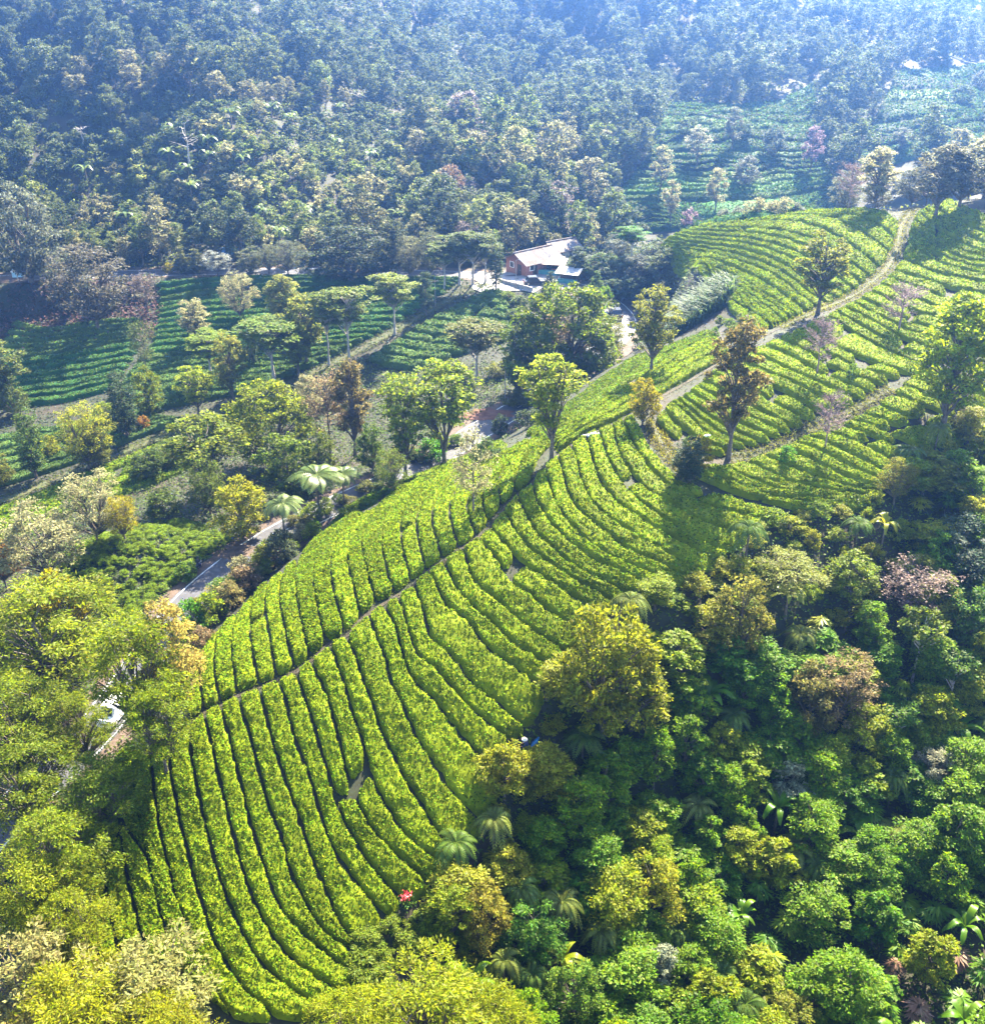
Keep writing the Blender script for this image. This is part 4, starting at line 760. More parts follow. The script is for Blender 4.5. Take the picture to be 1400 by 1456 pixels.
# ------------------------------------------------------------------ big trees in the left foreground
FG = [(98,985,10,95,'feather',(0.105,0.135,0.004),2,'small feathery tree half covering the white van'),(48,836,14,225,'feather',(0.129,0.159,0.0017),0,'large yellow-green feathery tree overhanging the road at the left'),(180,878,13,165,'feather',(0.118,0.153,0.0017),1,'yellow-green feathery tree in front of the parked van'),(225,850,12,110,'fluff',(0.213,0.179,0.0350),1,'pale straw-coloured tree at the top corner of the near tea'),(70,815,13,110,'round',(0.168,0.153,0.0017),2,'golden round tree behind the large feathery tree'),
 (215,975,9,120,'feather',(0.112,0.153,0.0017),2,'feathery tree touching the left end of the ridge footpath'),(10,970,12,150,'feather',(0.101,0.134,0.0022),3,'darker feathery tree at the left edge beside the van'),(20,1060,10,150,'feather',(0.095,0.128,0.0028),0,'feathery tree low at the left edge over the verge'),(130,1085,8,130,'feather',(0.084,0.121,0.0028),1,'deep green feathery tree shading the lowest tea rows'),(75,1160,9,150,'feather',(0.112,0.147,0.0022),2,'feathery tree left of the shaded tea rows'),(40,1225,9,140,'feather',(0.134,0.159,0.0022),3,'yellowish feathery tree at the left edge below the verge'),
 (95,1270,8,110,'feather',(0.140,0.166,0.0020),0,'yellow-green feathery tree in front of the lowest tea rows'),(35,1335,9,150,'fluff',(0.202,0.190,0.0560),0,'pale silvery tree at the lower left edge'),(195,1362,8,180,'fluff',(0.190,0.190,0.0490),1,'pale silvery tree at the bottom over the tea'),(90,1400,10,190,'feather',(0.168,0.179,0.0017),1,'yellow feathery tree in the bottom left corner'),(215,1430,9,150,'feather',(0.157,0.166,0.0017),2,'golden feathery tree at the bottom edge left of the tea'),
 (600,1395,11,210,'feather',(0.146,0.172,0.0017),3,'golden feathery tree at the bottom edge right of the tea'),(500,1415,9,130,'feather',(0.151,0.179,0.0020),0,'yellow-green tree top at the bottom centre'),(705,1418,10,130,'feather',(0.134,0.159,0.0017),1,'golden tree top at the bottom beside the dark jungle'),(10,1440,9,130,'fluff',(0.179,0.157,0.0350),2,'straw-coloured tree in the extreme bottom left corner')]
for px, top, H, w_, kd, c, v, lb in FG: at_top(px,top,H,w_,kd,'feathery_tree' if kd == 'feather' else 'pale_tree',lb,c,variant=v,tmax=150)
for px, py, w_, lb in ((588,1342,54,'round clipped tea bush at the bottom end of the tea slope'),(542,1386,48,'round tea bush above the golden tree at the bottom edge'),(612,1392,44,'low tea bush left of the fresh green round jungle tree'),(640,1296,46,'tea bush at the lower tip of the tea slope'),(600,1312,40,'small tea bush right of the red-leaved plant'),(560,1322,38,'small tea bush below the red-leaved plant'),(655,1340,50,'yellowish bush beside the lowest tea bushes'),(520,1340,44,'small tea bush at the lower end of the last hedges'),(512,1368,46,'second small tea bush at the lower end of the last hedges, nearer the golden tree'),(535,1362,40,'tea bush in the bare corner at the bottom of the tea'),(505,1395,44,'tea bush half under the golden tree at the bottom'),(670,1390,56,'green bush between the lowest tea bushes and the jungle')):
    P = hit([px],[py],tmax=140)[0]; plant('bush','tea_bush',P,1.15,w_*0.058,(0.105,0.145,0.005),lb,'bush')
for px, py, w_, lb in ((722,428,30,'low bush just below the yard wall'),(738,436,34,'second low bush below the yard wall, further right'),(728,452,28,'low bush between the yard wall and the huge dome tree'),(745,455,30,'bush at the upper left foot of the huge dome tree'),(716,470,26,'small bush at the right tip of the triangular tea field'),(710,535,40,'bush below the triangular tea field near the red earth'),(735,575,40,'bush beside the red earth at the road'),(660,560,44,'yellow-green bush left of the red earth')):
    P = hit([px],[py],tmax=260)[0]; plant('bush','roadside_shrub',P,w_*0.06,w_*0.115,[MID,OLV,(0.06,0.09,0.015),LIME][R.integers(4)],lb,'bush')
for i in range(16):
    px = 1000 + R.uniform(0, 70); py = 462 + (px - 1000)*0.25 + R.normal()*12 - 6; P = hit([px],[py],tmax=200)[0]
    plant('bush','shoulder_shrub',P,R.uniform(0.8,1.6),R.uniform(1.2,2.2),[MID,(0.08,0.12,0.01),(0.10,0.12,0.02)][R.integers(3)],'low shrub behind the brown-tinged tree beside the feathery grass','bush','low shrubs beside the feathery grass')
for i in range(10):
    px, py = (232 + i*34 + R.normal()*6, 925 - i*27 + R.normal()*6); P = hit([px],[py],tmax=200)[0]; q = road_side(P)
    plant('bush','verge_bush',q,R.uniform(1.4,2.6),R.uniform(2.0,3.4),[MID,OLV,DKG,LIME][R.integers(4)],'leafy bush leaning over the edge of the road','bush','bushes along the road edge')
# ------------------------------------------------------------------ jungle in the gully at the lower right
JF = [(868,856,13,170,'dome',(0.125,0.14,0.005),'large yellow-olive tree at the jungle edge beside the tea',2),(905,915,9,110,'round',(0.13,0.145,0.005),'yellow-olive tree right in front of the large one',0),(1060,822,9,92,'round',(0.125,0.125,0.015),'dense tree with a bronze-tinged top at the jungle edge',1),(1205,935,8,110,'loose',(0.16,0.125,0.05),'tan dry-looking tree in the middle of the jungle',0),(1160,945,8,90,'round',(0.105,0.10,0.02),'bronze-topped tree left of the tan dry-looking one',2),(1308,795,7,92,'bareleafy',(0.2,0.15,0.12),'pinkish grey twiggy tree in the upper jungle',1),
 (925,1218,7,95,'round',(0.17,0.18,0.008),'bright yellow-lime tree in the dark lower jungle',3),(815,1375,6,80,'round',(0.075,0.13,0.010),'fresh green round tree near the golden tree top',1),(1130,1420,5,70,'round',(0.13,0.14,0.012),'lime tree at the bottom edge of the jungle',2),(1130,1085,5,60,'bigleaf',(0.2,0.22,0.13),'silvery-leaved tree in the central jungle',0),(1335,1065,5,64,'fluff',(0.2,0.2,0.12),'silvery bushy tree near the right edge of the jungle',0),(940,1345,5,52,'bigleaf',(0.19,0.21,0.13),'small silvery-leaved tree left of the bottom palms',1),
 (1218,788,5,80,'round',(0.10,0.14,0.006),'lime round tree in the sunny upper jungle',0),(1120,790,3.6,110,'loose',(0.13,0.15,0.012),'wide lime tree in the sunny upper jungle',1),(1040,905,5,76,'bigleaf',(0.06,0.14,0.006),'fresh green big-leaved tree under the bronze-tinged dense one',2),(1180,895,5,62,'bigleaf',(0.07,0.145,0.006),'vivid green big-leaved tree above the bronze-topped tree',0),(1318,870,8,62,'pole',(0.10,0.14,0.008),'tree with a thin white trunk and lime top in the right jungle',0),(1365,930,7,54,'pole',(0.06,0.11,0.010),'tree with a thin white trunk nearest the right edge',1),(1285,1000,6,50,'pole',(0.06,0.12,0.010),'short white-trunked tree below the tan dry-looking one',0),
 (1375,740,7,110,'round',(0.025,0.045,0.022),'very dark blue-green tree at the right edge of the upper jungle',1),(1385,835,8,90,'round',(0.05,0.10,0.012),'green tree at the right edge below the very dark one',2),(1283,648,5.5,56,'loose',(0.12,0.125,0.010),'yellow-green upright tree at the top of the jungle',2),(1335,645,4,86,'bigleaf',(0.11,0.13,0.008),'yellow-green spreading tree at the top right of the jungle',1),(690,1262,6,80,'round',(0.15,0.14,0.012),'yellowish tree with orange tinge at the tea edge',0),(760,1285,6,90,'round',(0.06,0.13,0.010),'vivid green round tree at the lower tea edge',3)]
JP = []
for px, top, H, w_, kd, c, lb, v in JF:
    o = at_top(px,top,H,w_,kd,'jungle_tree',lb,c,variant=v,tmax=150); JP.append((o.location[0], o.location[1], w_*0.06*0.22))
EDGE = np.array([(640,1300),(655,1240),(700,1195),(725,1120),(770,1060),(800,1000),(850,930),(900,890),(965,850),(1010,815),(1060,770),(1110,740),(1180,728),(1260,715),(1290,668),(1340,632),(1420,620)], float)
EDGE[:, 0] -= 6
e3 = hit(EDGE[:, 0], EDGE[:, 1], tmax=160)
def in_poly(x, y, P):
    c = False; j = len(P) - 1
    for i in range(len(P)):
        if (P[i][1] > y) != (P[j][1] > y) and x < (P[j][0] - P[i][0])*(y - P[i][1])/(P[j][1] - P[i][1]) + P[i][0]: c = not c
        j = i
    return c
JPOLY = [(x, y) for x, y in e3[:, :2]] + [(80, 100), (70, 60), (45, 36), (20, 32), (0, 38)]
def edge_d(x, y): return np.min(np.hypot(e3[:, 0] - x, e3[:, 1] - y))
cand = []
tries = 0
while tries < 45000:
    tries += 1; x = R.uniform(-12, 80); y = R.uniform(32, 118)
    if not in_poly(x, y, JPOLY): continue
    u_, v_, z_ = project([x, y, float(hgt(x, y)) + 3])
    if not (-60 < u_ < 1480 and -60 < v_ < 1560): continue
    ed = edge_d(x, y); rad = 0.95 if ed < 4 else 1.15
    if any((x - a)**2 + (y - b)**2 < (rad + rr)**2*0.8 for a, b, rr in JP): continue
    JP.append((x, y, rad)); cand.append((x, y, u_, v_, ed))
JL = {'jungle': ('leafy green tree packed into the jungle gully', 'trees packed into the jungle gully'), 'bigleaf': ('tree with large glossy leaves in the jungle gully', 'large-leaved trees in the jungle gully'),
      'fern': ('tree fern with arching fronds in the jungle gully', 'tree ferns in the jungle gully'), 'star': ('low palm with star-like fan leaves in the jungle gully', 'star-leaved palms in the jungle gully'),
      'banana': ('wild banana plant with long leaves in the jungle gully', 'wild banana plants in the jungle gully'), 'bush': ('yellowish bush along the sunny edge between jungle and tea', 'bushes along the sunny jungle edge')}
JC = [(0.085,0.155,0.002),(0.095,0.165,0.002),(0.12,0.17,0.002),(0.06,0.13,0.002),(0.14,0.17,0.002),(0.07,0.14,0.004),(0.09,0.16,0.002)]
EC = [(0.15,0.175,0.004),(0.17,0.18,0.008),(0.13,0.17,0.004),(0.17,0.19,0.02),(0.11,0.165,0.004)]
nj = 0; JLAB = []
for x, y, u_, v_, ed in cand:
    q = R.random(); P = (x, y, float(hgt(x, y)))
    low = v_ > 1250 and u_ > 1080
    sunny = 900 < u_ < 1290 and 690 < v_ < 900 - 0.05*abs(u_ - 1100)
    if ed < 4.0 or (sunny and q < 0.85): kd = 'bush' if q < 0.75 else ('fern' if q < 0.85 else 'jungle')
    elif low: kd = 'star' if q < 0.66 else ('jungle' if q < 0.86 else ('banana' if q < 0.91 else 'bigleaf'))
    else: kd = 'jungle' if q < 0.56 else ('bigleaf' if q < 0.72 else ('fern' if q < 0.88 else ('star' if q < 0.965 else 'banana')))
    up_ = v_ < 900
    H = {'jungle': R.uniform(3.5, 7), 'bigleaf': R.uniform(3, 5.5), 'fern': R.uniform(2.5, 4.5), 'star': R.uniform(1.5, 3.0), 'banana': R.uniform(3, 4.8), 'bush': R.uniform(1.0, 2.2)}[kd]
    W = {'jungle': R.uniform(3.6, 5.6), 'bigleaf': R.uniform(3.4, 4.8), 'fern': R.uniform(3.2, 4.6), 'star': R.uniform(2.2, 3.2), 'banana': R.uniform(3.4, 4.8), 'bush': R.uniform(1.8, 3.2)}[kd]
    c = EC[R.integers(len(EC))] if (ed < 4 or sunny or (up_ and R.random() < 0.7)) else JC[R.integers(len(JC))]  # lighter edge species, with upper jungle sunlight also put into the leaf colour
    if kd == 'star' and R.random() < 0.12: c = (0.17, 0.10, 0.06)
    if kd == 'fern': c = (0.10, 0.125, 0.02) if R.random() < 0.6 else (0.06, 0.10, 0.012)
    nm = {'jungle': 'jungle_tree', 'bigleaf': 'jungle_tree', 'fern': 'tree_fern', 'star': 'fan_palm', 'banana': 'banana_plant', 'bush': 'edge_bush'}[kd]
    lb, gr = JL[kd]
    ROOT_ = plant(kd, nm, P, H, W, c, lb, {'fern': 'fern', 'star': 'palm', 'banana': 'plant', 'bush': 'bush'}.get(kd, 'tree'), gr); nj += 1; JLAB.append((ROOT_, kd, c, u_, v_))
LM = [(868,930,'large yellow-olive tree'),(1060,870,'bronze-tinged dense tree'),(1205,990,'tan dry-looking tree'),(1308,830,'pinkish grey twiggy tree'),(925,1260,'bright yellow-lime tree'),(1130,1105,'silvery-leaved central tree'),(1335,1085,'silvery right-hand tree'),(1318,920,'lime-topped white-trunked tree'),(1130,1440,'lime tree at the bottom edge'),(1375,780,'very dark blue-green tree'),(690,1290,'orange-tinged yellowish tree'),(752,1065,'tea picker'),(1120,810,'wide lime tree')]
LU = {}
for o, kd, c, u_, v_ in JLAB:
    k = min(range(len(LM)), key=lambda i: (LM[i][0] - u_)**2 + (LM[i][1] - v_)**2); dx, dy = u_ - LM[k][0], v_ - LM[k][1]
    dr = ('right of' if dx > 0 else 'left of') if abs(dx) > abs(dy) else ('below' if dy > 0 else 'above')
    hue = 'yellow-green' if c[0] > 0.105 else ('mid-green' if c[0] > 0.075 else 'deep green')
    if kd == 'star' and c[2] > 0.04: hue = 'withered pinkish'
    nm = {'jungle': 'leafy tree', 'bigleaf': 'glossy large-leaved tree', 'fern': 'tree fern', 'star': 'fan palm', 'banana': 'wild banana', 'bush': 'edge bush'}[kd]
    LU.setdefault((hue, nm, dr, LM[k][2]), []).append((dx*dx + dy*dy, o))
for (hue, nm, dr, lm), L_ in LU.items():
    for q, (_, o) in enumerate(sorted(L_, key=lambda t: t[0])):
        o['label'] = f'{hue} {nm} {dr} the {lm}' if len(L_) == 1 else f'{ORD[q]} closest {hue} {nm} {dr} the {lm}'
print('jungle plants', nj)
# under-storey of the jungle: one carpet of leaves
def carpet(name, n, inside, xr, yr, size, hmax, color, label, m=None, mound=0):
    xs = R.uniform(*xr, n*6); ys = R.uniform(*yr, n*6); k = inside(xs, ys); xs, ys = xs[k][:n], ys[k][:n]
    z = hgt(xs, ys) + R.uniform(0.05, 1, len(xs))*hmax
    V, F = leaf_quads(np.stack([xs, ys, z], 1), R, np.full(len(xs), size), up=0.9, wid=0.5)
    o = link(name, mesh(name, V, F, m or M_LEAF), None, color); return tag(o, label, None, None, 'stuff')
JA = np.array(JPOLY)
def poly_np(xs, ys, P):
    c = np.zeros(len(xs), bool); j = len(P) - 1
    for i in range(len(P)):
        a = ((P[i][1] > ys) != (P[j][1] > ys)) & (xs < (P[j][0] - P[i][0])*(ys - P[i][1])/(P[j][1] - P[i][1] + 1e-12) + P[i][0]); c ^= a; j = i
    return c
JPOLY2 = [(x - 1.2, y) for x, y in e3[:, :2]] + JPOLY[len(e3):]
carpet('undergrowth', 60000, lambda x, y: poly_np(x, y, JPOLY2), (-12, 82), (32, 120), 0.36, 0.9, (0.07, 0.12, 0.006), 'dense green undergrowth on the floor of the jungle gully')
def near_road(x, y, d): return np.min(np.hypot(x[:, None] - ROAD[None, ::3, 0], y[:, None] - ROAD[None, ::3, 1]), axis=1) < d
tea_pts = np.array([[o.location[0], o.location[1]] for o in bpy.data.objects if o.name.startswith('tea_hedge')])
def world_poly(pts, tmax=300):
    h_ = hit([p[0] for p in pts], [p[1] for p in pts], tmax=tmax); return [(x, y) for x, y in h_[:, :2]]
BANK = world_poly([(-40,760),(120,690),(260,640),(360,575),(480,520),(560,500),(700,520),(760,560),(700,640),(600,670),(460,750),(380,810),(270,930),(200,1120),(60,1300),(-40,1420)], 240)
carpet('bank_undergrowth', 42000, lambda x, y: poly_np(x, y, BANK) & ~near_road(x, y, 3.4), (-75, 40), (40, 190), 0.36, 0.55, (0.055, 0.085, 0.012), 'mixed weeds and low growth on the slopes beside the road')
GRASS = world_poly([(-60,470),(40,400),(215,400),(240,450),(225,480),(120,490),(30,500)], 300)
carpet('bracken', 6000, lambda x, y: poly_np(x, y, GRASS) & ~near_road(x, y, 3.6), (-130, -50), (150, 225), 0.7, 0.5, (0.085, 0.05, 0.045), 'dry purple-brown bracken on the bank below the far road')
THK = world_poly([(735,385),(780,345),(900,345),(945,355),(1035,418),(1055,450),(1078,478),(1045,500),(1015,482),(960,480),(900,500),(890,440),(850,410)], 300)
carpet('thicket_undergrowth', 13000, lambda x, y: poly_np(x, y, THK) & ~near_road(x, y, 4), (-5, 60), (150, 260), 0.5, 1.2, (0.06, 0.08, 0.035), 'tangled low growth in the thicket above the road bend')
VAL = world_poly([(-40,380),(215,380),(700,390),(765,412),(750,470),(735,540),(640,560),(330,600),(-40,720)], 300)
carpet('valley_weeds', 22000, lambda x, y: poly_np(x, y, VAL) & ~near_road(x, y, 3.4), (-150, 12), (120, 235), 0.42, 0.35, (0.035, 0.055, 0.016), 'short weeds between the tea rows of the valley')
NEARTEA = world_poly([(262,940),(345,860),(430,790),(520,715),(650,640),(760,600),(900,505),(1020,465),(1045,415),(930,352),(1100,302),(1300,292),(1410,280),(1410,640),(1290,668),(1180,728),(1010,800),(900,880),(800,1000),(700,1190),(640,1300),(500,1456),(300,1456),(90,1380),(90,1150),(200,1060)], 240)
carpet('row_weeds', 15000, lambda x, y: poly_np(x, y, NEARTEA), (-75, 95), (40, 200), 0.24, 0.12, (0.03, 0.045, 0.005), 'short weeds and fallen leaves in the furrows of the tea slope')
# tall feathery grass clump left of the hilltop tea
def grass_clump():
    c = hit([988],[452],tmax=230)[0]; n = 2600; a = R.uniform(0, 6.28, n); rr = np.sqrt(R.uniform(0, 1, n)); b = np.stack([c[0] + np.cos(a)*rr*5.2, c[1] + np.sin(a)*rr*6.5], 1)
    z = hgt(b[:, 0], b[:, 1]); h_ = R.uniform(2.0, 4.2, n)*(1 - 0.35*rr); d = unit(np.stack([R.normal(size=n) - 0.5, R.normal(size=n) - 0.3, np.zeros(n)], 1)); s = np.stack([-d[:, 1], d[:, 0], np.zeros(n)], 1)*0.09
    p0 = np.column_stack([b, z]); p1 = p0 + d*(h_*0.25)[:, None] + np.array([0, 0, 1])*(h_*0.75)[:, None]; p2 = p0 + d*(h_*0.75)[:, None] + np.array([0, 0, 1])*(h_*0.85)[:, None]
    V = np.stack([p0 - s, p0 + s, p1 + s, p1 - s, p2], 1).reshape(-1, 3); i = np.arange(n)*5
    F = np.concatenate([np.stack([i, i+1, i+2, i+3], 1), np.stack([i+3, i+2, i+4, i+4], 1)])
    F = [tuple(f) if f[2] != f[3] else tuple(f[:3]) for f in F.tolist()]
    o = link('tall_grass', mesh('tall_grass', V, F, M_LEAF), None, (0.055, 0.09, 0.025)); tag(o, 'tall feathery pale green grass left of the hilltop tea', None, None, 'stuff')
grass_clump()
# ------------------------------------------------------------------ forested hillsides
TEAFAR = [world_poly([p for p in YF[0]] + [p for p in YF[1]][-1:] + [p for p in YF[2]][-1:] + YF[3][::-1] + [YF[2][0], YF[1][0]], 520), world_poly(Y2[0] + [Y2[1][-1], Y2[2][-1]] + Y2[2][::-1] + [Y2[1][0]], 560)]
PXF = [YF[0] + [YF[1][-1], YF[2][-1]] + YF[3][::-1] + [YF[2][0], YF[1][0]], Y2[0] + [Y2[1][-1]] + Y2[2][::-1] + [Y2[1][0]]]
FAR = [(1365,150,118,30,'farround',DKG,'dark round bush on the faint far slope at the right'),(1280,215,180,30,'fartall',GREY,'grey tree at the lower left of the faint far slope'),(1390,130,98,24,'farround',GREY,'grey bush at the right end of the faint far slope'),(938,278,204,38,'fartall',PALE,'pale tree at the left border of the far tea field'),(990,238,177,42,'fartall',(0.2,0.2,0.12),'pale conical tree in the middle of the far tea field'),(1016,306,237,40,'fartall',PALE,'pale round-headed tree at the lower edge of the far tea field'),(952,322,254,32,'fartall',PALE,'slender pale tree at the bottom of the far tea field'),(875,328,264,34,'fartall',GREY,'pale tree left of the far tea field near the bushes'),(1040,216,150,34,'fartall',GREY,'tall grey tree at the upper middle of the far tea field'),(1058,268,220,40,'farround',GREY,'round grey tree right in the far tea field'),(1100,226,176,34,'farround',(0.05,0.07,0.04),'dark round tree in the right of the far tea field'),(1150,250,176,34,'fartall',MAUVE,'mauve thin tree at the right of the far tea field'),(975,196,166,30,'farround',DKG,'dark round bush at the top left of the far tea field'),(1058,198,170,26,'farround',DKG,'dark bush at the top of the far tea field'),(1335,96,70,26,'farround',DKG,'dark lone bush on the faint far slope'),(640,320,232,48,'farround',(0.12,0.08,0.045),'reddish brown tree at the foot of the hillside'),(980,325,292,40,'farbush',MAUVE,'mauve low bushes at the bottom of the far tea field')]  # pale trees of the far tea field have rim light put into their colour
FP = []
for px, py, top, w_, kd, c, lb in FAR:
    P = hit([px],[py])[0]; v = PROTO[kd][R.integers(len(PROTO[kd]))]; X = math.hypot(P[0], P[1]); d = rays([px],[top])[0]; H = CAMZ + d[2]*X/math.hypot(d[0], d[1]) - P[2]; W = w_*np.linalg.norm(P - CAM)/FPX
    o = link('far_tree', v[0], None, c); o.location = P; s_ = H/v[1]; o.scale = (W/6.0, W/6.0, s_); tag(o, lb, 'tree' if 'bush' not in lb else 'bush'); FP.append((P[0], P[1]))
npx = 15000; qx = R.uniform(-60, 1460, npx); qy = R.uniform(-40, 372, npx)
Q = hit(qx, qy, off=3.0); pts = []; used = {}
keepx = []
for (x, y, z), a, b in zip(Q, qx, qy):
    if y < 200 or y > 800: continue
    if x > 20 and y < 235: continue
    if any(in_poly(x, y, P) for P in TEAFAR): continue
    if x > 30:
        u_, v_, _ = project([x, y, z + 6.5])
        if any(in_poly(u_, v_, Pp) for Pp in PXF): continue
    D = math.hypot(x, y); rad = (2.1 if a < 590 and 125 + 0.04*a < b < 335 else 3.0)*(D/280)**0.5
    cx, cy_ = int(x//6), int(y//6)
    if any((x - u)**2 + (y - v)**2 < (rad)**2*1.25 for i in (-1, 0, 1) for j in (-1, 0, 1) for u, v in used.get((cx+i, cy_+j), ())): continue
    if np.min(np.hypot(ROAD[:, 0] - x, ROAD[:, 1] - y)) < 5.5: continue
    if np.linalg.norm(np.array([x - 14, y - 207])) < 14: continue
    used.setdefault((cx, cy_), []).append((x, y)); pts.append((x, y, z, a, b))
print('hillside spots', len(pts))
HC = [(0.075,0.095,0.022),(0.055,0.075,0.02),(0.10,0.12,0.03),(0.045,0.062,0.02),(0.13,0.13,0.05),(0.08,0.11,0.02)]
rest = []; cnt = {'tree': 0, 'shrub': 0, 'banana': 0}
order = sorted(pts, key=lambda p: np.hypot(p[0], p[1])); tree_n = 0
restV = []; restF = []; rm = []; off = 0
clear_n = smooth_noise(np.array([p[0] for p in order]), np.array([p[1] for p in order]), 60, 11)
for (x, y, z, a, b), cn in zip(order, clear_n):
    # open scrub with bananas low on the left hill, trees elsewhere
    scrub = (a < 590 and 125 + 0.04*a < b < 335)
    q = R.random(); c = np.array(HC[R.integers(6)])*R.uniform(0.8, 1.25)
    if a > 600 and q < 0.05: c = np.array((0.11, 0.09, 0.075))
    elif q < 0.2: c = np.array(PALE)*0.8
    if scrub: kd = 'farbush' if q < 0.88 else ('banana' if q < 0.94 else 'farround')
    else: kd = 'farround' if q < 0.56 else ('fartall' if q < 0.86 else ('farcone' if q < 0.90 else 'farbush'))
    side = 'left hillside' if a < 600 else ('wooded fold between the hills' if a < 800 else 'hazy far right slopes')
    if kd == 'banana':
        if cnt['banana'] < 60:
            plant('banana','banana_plant',(x, y, z),R.uniform(3.5,5),R.uniform(4,6),(0.10,0.14,0.035),'wild banana plant among the scrub of the left hillside','plant','wild bananas on the left hillside'); cnt['banana'] += 1; continue
        kd = 'farbush'
    v = PROTO[kd][R.integers(len(PROTO[kd]))]; big = (0.55 if scrub and kd == 'farround' else (0.85 if a < 600 else 0.98))*float(np.clip(np.exp(R.normal()*0.34), 0.55, 1.8))
    if kd == 'farbush': big *= 1.1
    if scrub and a > 280: c = c*1.3  # sunlit look of this slope is put into the scrub leaf colour
    key = 'shrub' if kd == 'farbush' else 'tree'
    if cnt[key] < 288:
        o = link('hillside_shrub' if key == 'shrub' else 'hillside_tree', v[0], None, c); o.location = (x, y, z - 0.2); o.rotation_euler = (0, 0, R.uniform(0, 6.28)); o.scale = (big*R.uniform(0.9,1.15), big*R.uniform(0.9,1.15), big)
        kw_ = {'farround': 'round-crowned', 'fartall': 'tall slender', 'farcone': 'narrow pointed', 'farbush': 'low'}[kd]
        tag(o, f'{kw_} {"shrub" if key == "shrub" else "tree"} of the {side}', 'bush' if key == 'shrub' else 'tree', f'{kw_} {key}s of the {side}'); cnt[key] += 1
    else:
        V, F, nt = v[2]; an = R.uniform(0, 6.28); cs, sn = math.cos(an)*big, math.sin(an)*big
        F = F[nt:][R.random(len(F) - nt) < 0.75] if y > 330 else F[nt:]
        uq = V[F.ravel()]; W_ = np.stack([uq[:, 0]*cs - uq[:, 1]*sn + x, uq[:, 0]*sn + uq[:, 1]*cs + y, uq[:, 2]*big + z], 1)
        restV.append(W_); rm.append(len(F))
if restV:
    V = np.vstack(restV); F = np.arange(len(V)).reshape(-1, 4)
    o = link('far_forest', mesh('far_forest', V, F, M_LEAF), None, (0.06, 0.08, 0.026)); tag(o, 'hazy forest covering the far hillsides', None, None, 'stuff'); print('far forest quads', len(F))
def on_hill(x, y):
    ok = (y > 214) & ~((x > 20) & (y < 235)) & ~near_road(x, y, 4.5)
    for P in TEAFAR: ok &= ~poly_np(x, y, P)
    return ok & (np.hypot(x - 14, y - 207) > 13) & (np.abs(x) < y*0.48)
def mounds(name, n, inside, xr, yr, nl, rad, size, color, label):
    xs = R.uniform(*xr, n*8); ys = R.uniform(*yr, n*8); k = inside(xs, ys); xs, ys = xs[k][:n], ys[k][:n]; n = len(xs)
    rr = np.repeat(rad*R.uniform(0.6, 1.4, n), nl); d = unit(R.normal(size=(n*nl, 3))); d[:, 2] = np.abs(d[:, 2])
    C = np.column_stack([np.repeat(xs, nl), np.repeat(ys, nl), np.repeat(hgt(xs, ys), nl)]) + d*rr[:, None]*R.uniform(0.75, 1, n*nl)[:, None]*np.array([1, 1, 0.9])
    V, F = leaf_quads(C, R, np.full(n*nl, size), up=0.6, wid=0.55, D=d)
    tag(link(name, mesh(name, V, F, M_LEAF), None, color), label, None, None, 'stuff')
mounds('hillside_scrub', 7500, lambda x, y: on_hill(x, y) & (np.abs(x) < y*0.46 + 3) & (x < 90), (-190, 90), (214, 400), 18, 1.35, 0.62, (0.075, 0.10, 0.020), 'low scrub covering the hillsides between the trees')
mounds('crest_scrub', 420, lambda x, y: (y > 166 + (x < 66)*6) & ~poly_np(x, y, NEARTEA), (40, 125), (160, 205), 20, 0.9, 0.34, (0.09, 0.11, 0.025), 'bushes covering the far side of the hilltop')
mounds('far_scrub', 3500, lambda x, y: on_hill(x, y) & (np.abs(x) < y*0.46 + 3), (-250, 300), (330, 640), 12, 2.4, 1.2, (0.07, 0.09, 0.022), 'hazy scrub on the farther slopes')
# ------------------------------------------------------------------ buildings, vehicles, people and small things
def plain(name, c, rough=0.6, metal=0.0, spec=0.4, var=0.12):
    return noise_mat(name, tuple(v*(1 - var) for v in c), tuple(min(1, v*(1 + var)) for v in c), 3.0, rough, 0.05, metal=metal, spec=spec)
M_ROOF = noise_mat('weathered_sheet_roof', (0.09, 0.08, 0.08), (0.16, 0.145, 0.145), 1.2, 0.6, 0.1, c3=(0.13, 0.085, 0.065), s3=0.6)
M_RED = plain('orange_wall', (0.26, 0.105, 0.07)); M_CREAM = plain('cream_wall', (0.5, 0.44, 0.36)); M_DARK = plain('dark_wood', (0.05, 0.035, 0.025)); M_GLASS = plain('window_glass', (0.03, 0.04, 0.05), 0.1, 0, 0.6, 0)
M_AWN = plain('faded_awning', (0.22, 0.14, 0.11)); M_TEAL = plain('teal_board', (0.05, 0.22, 0.22)); M_WHITE = plain('white_paint', (0.78, 0.78, 0.76), 0.35); M_BLACK = plain('black_rubber', (0.02, 0.02, 0.02), 0.8); M_STEEL = plain('steel', (0.45, 0.46, 0.48), 0.35, 0.8)
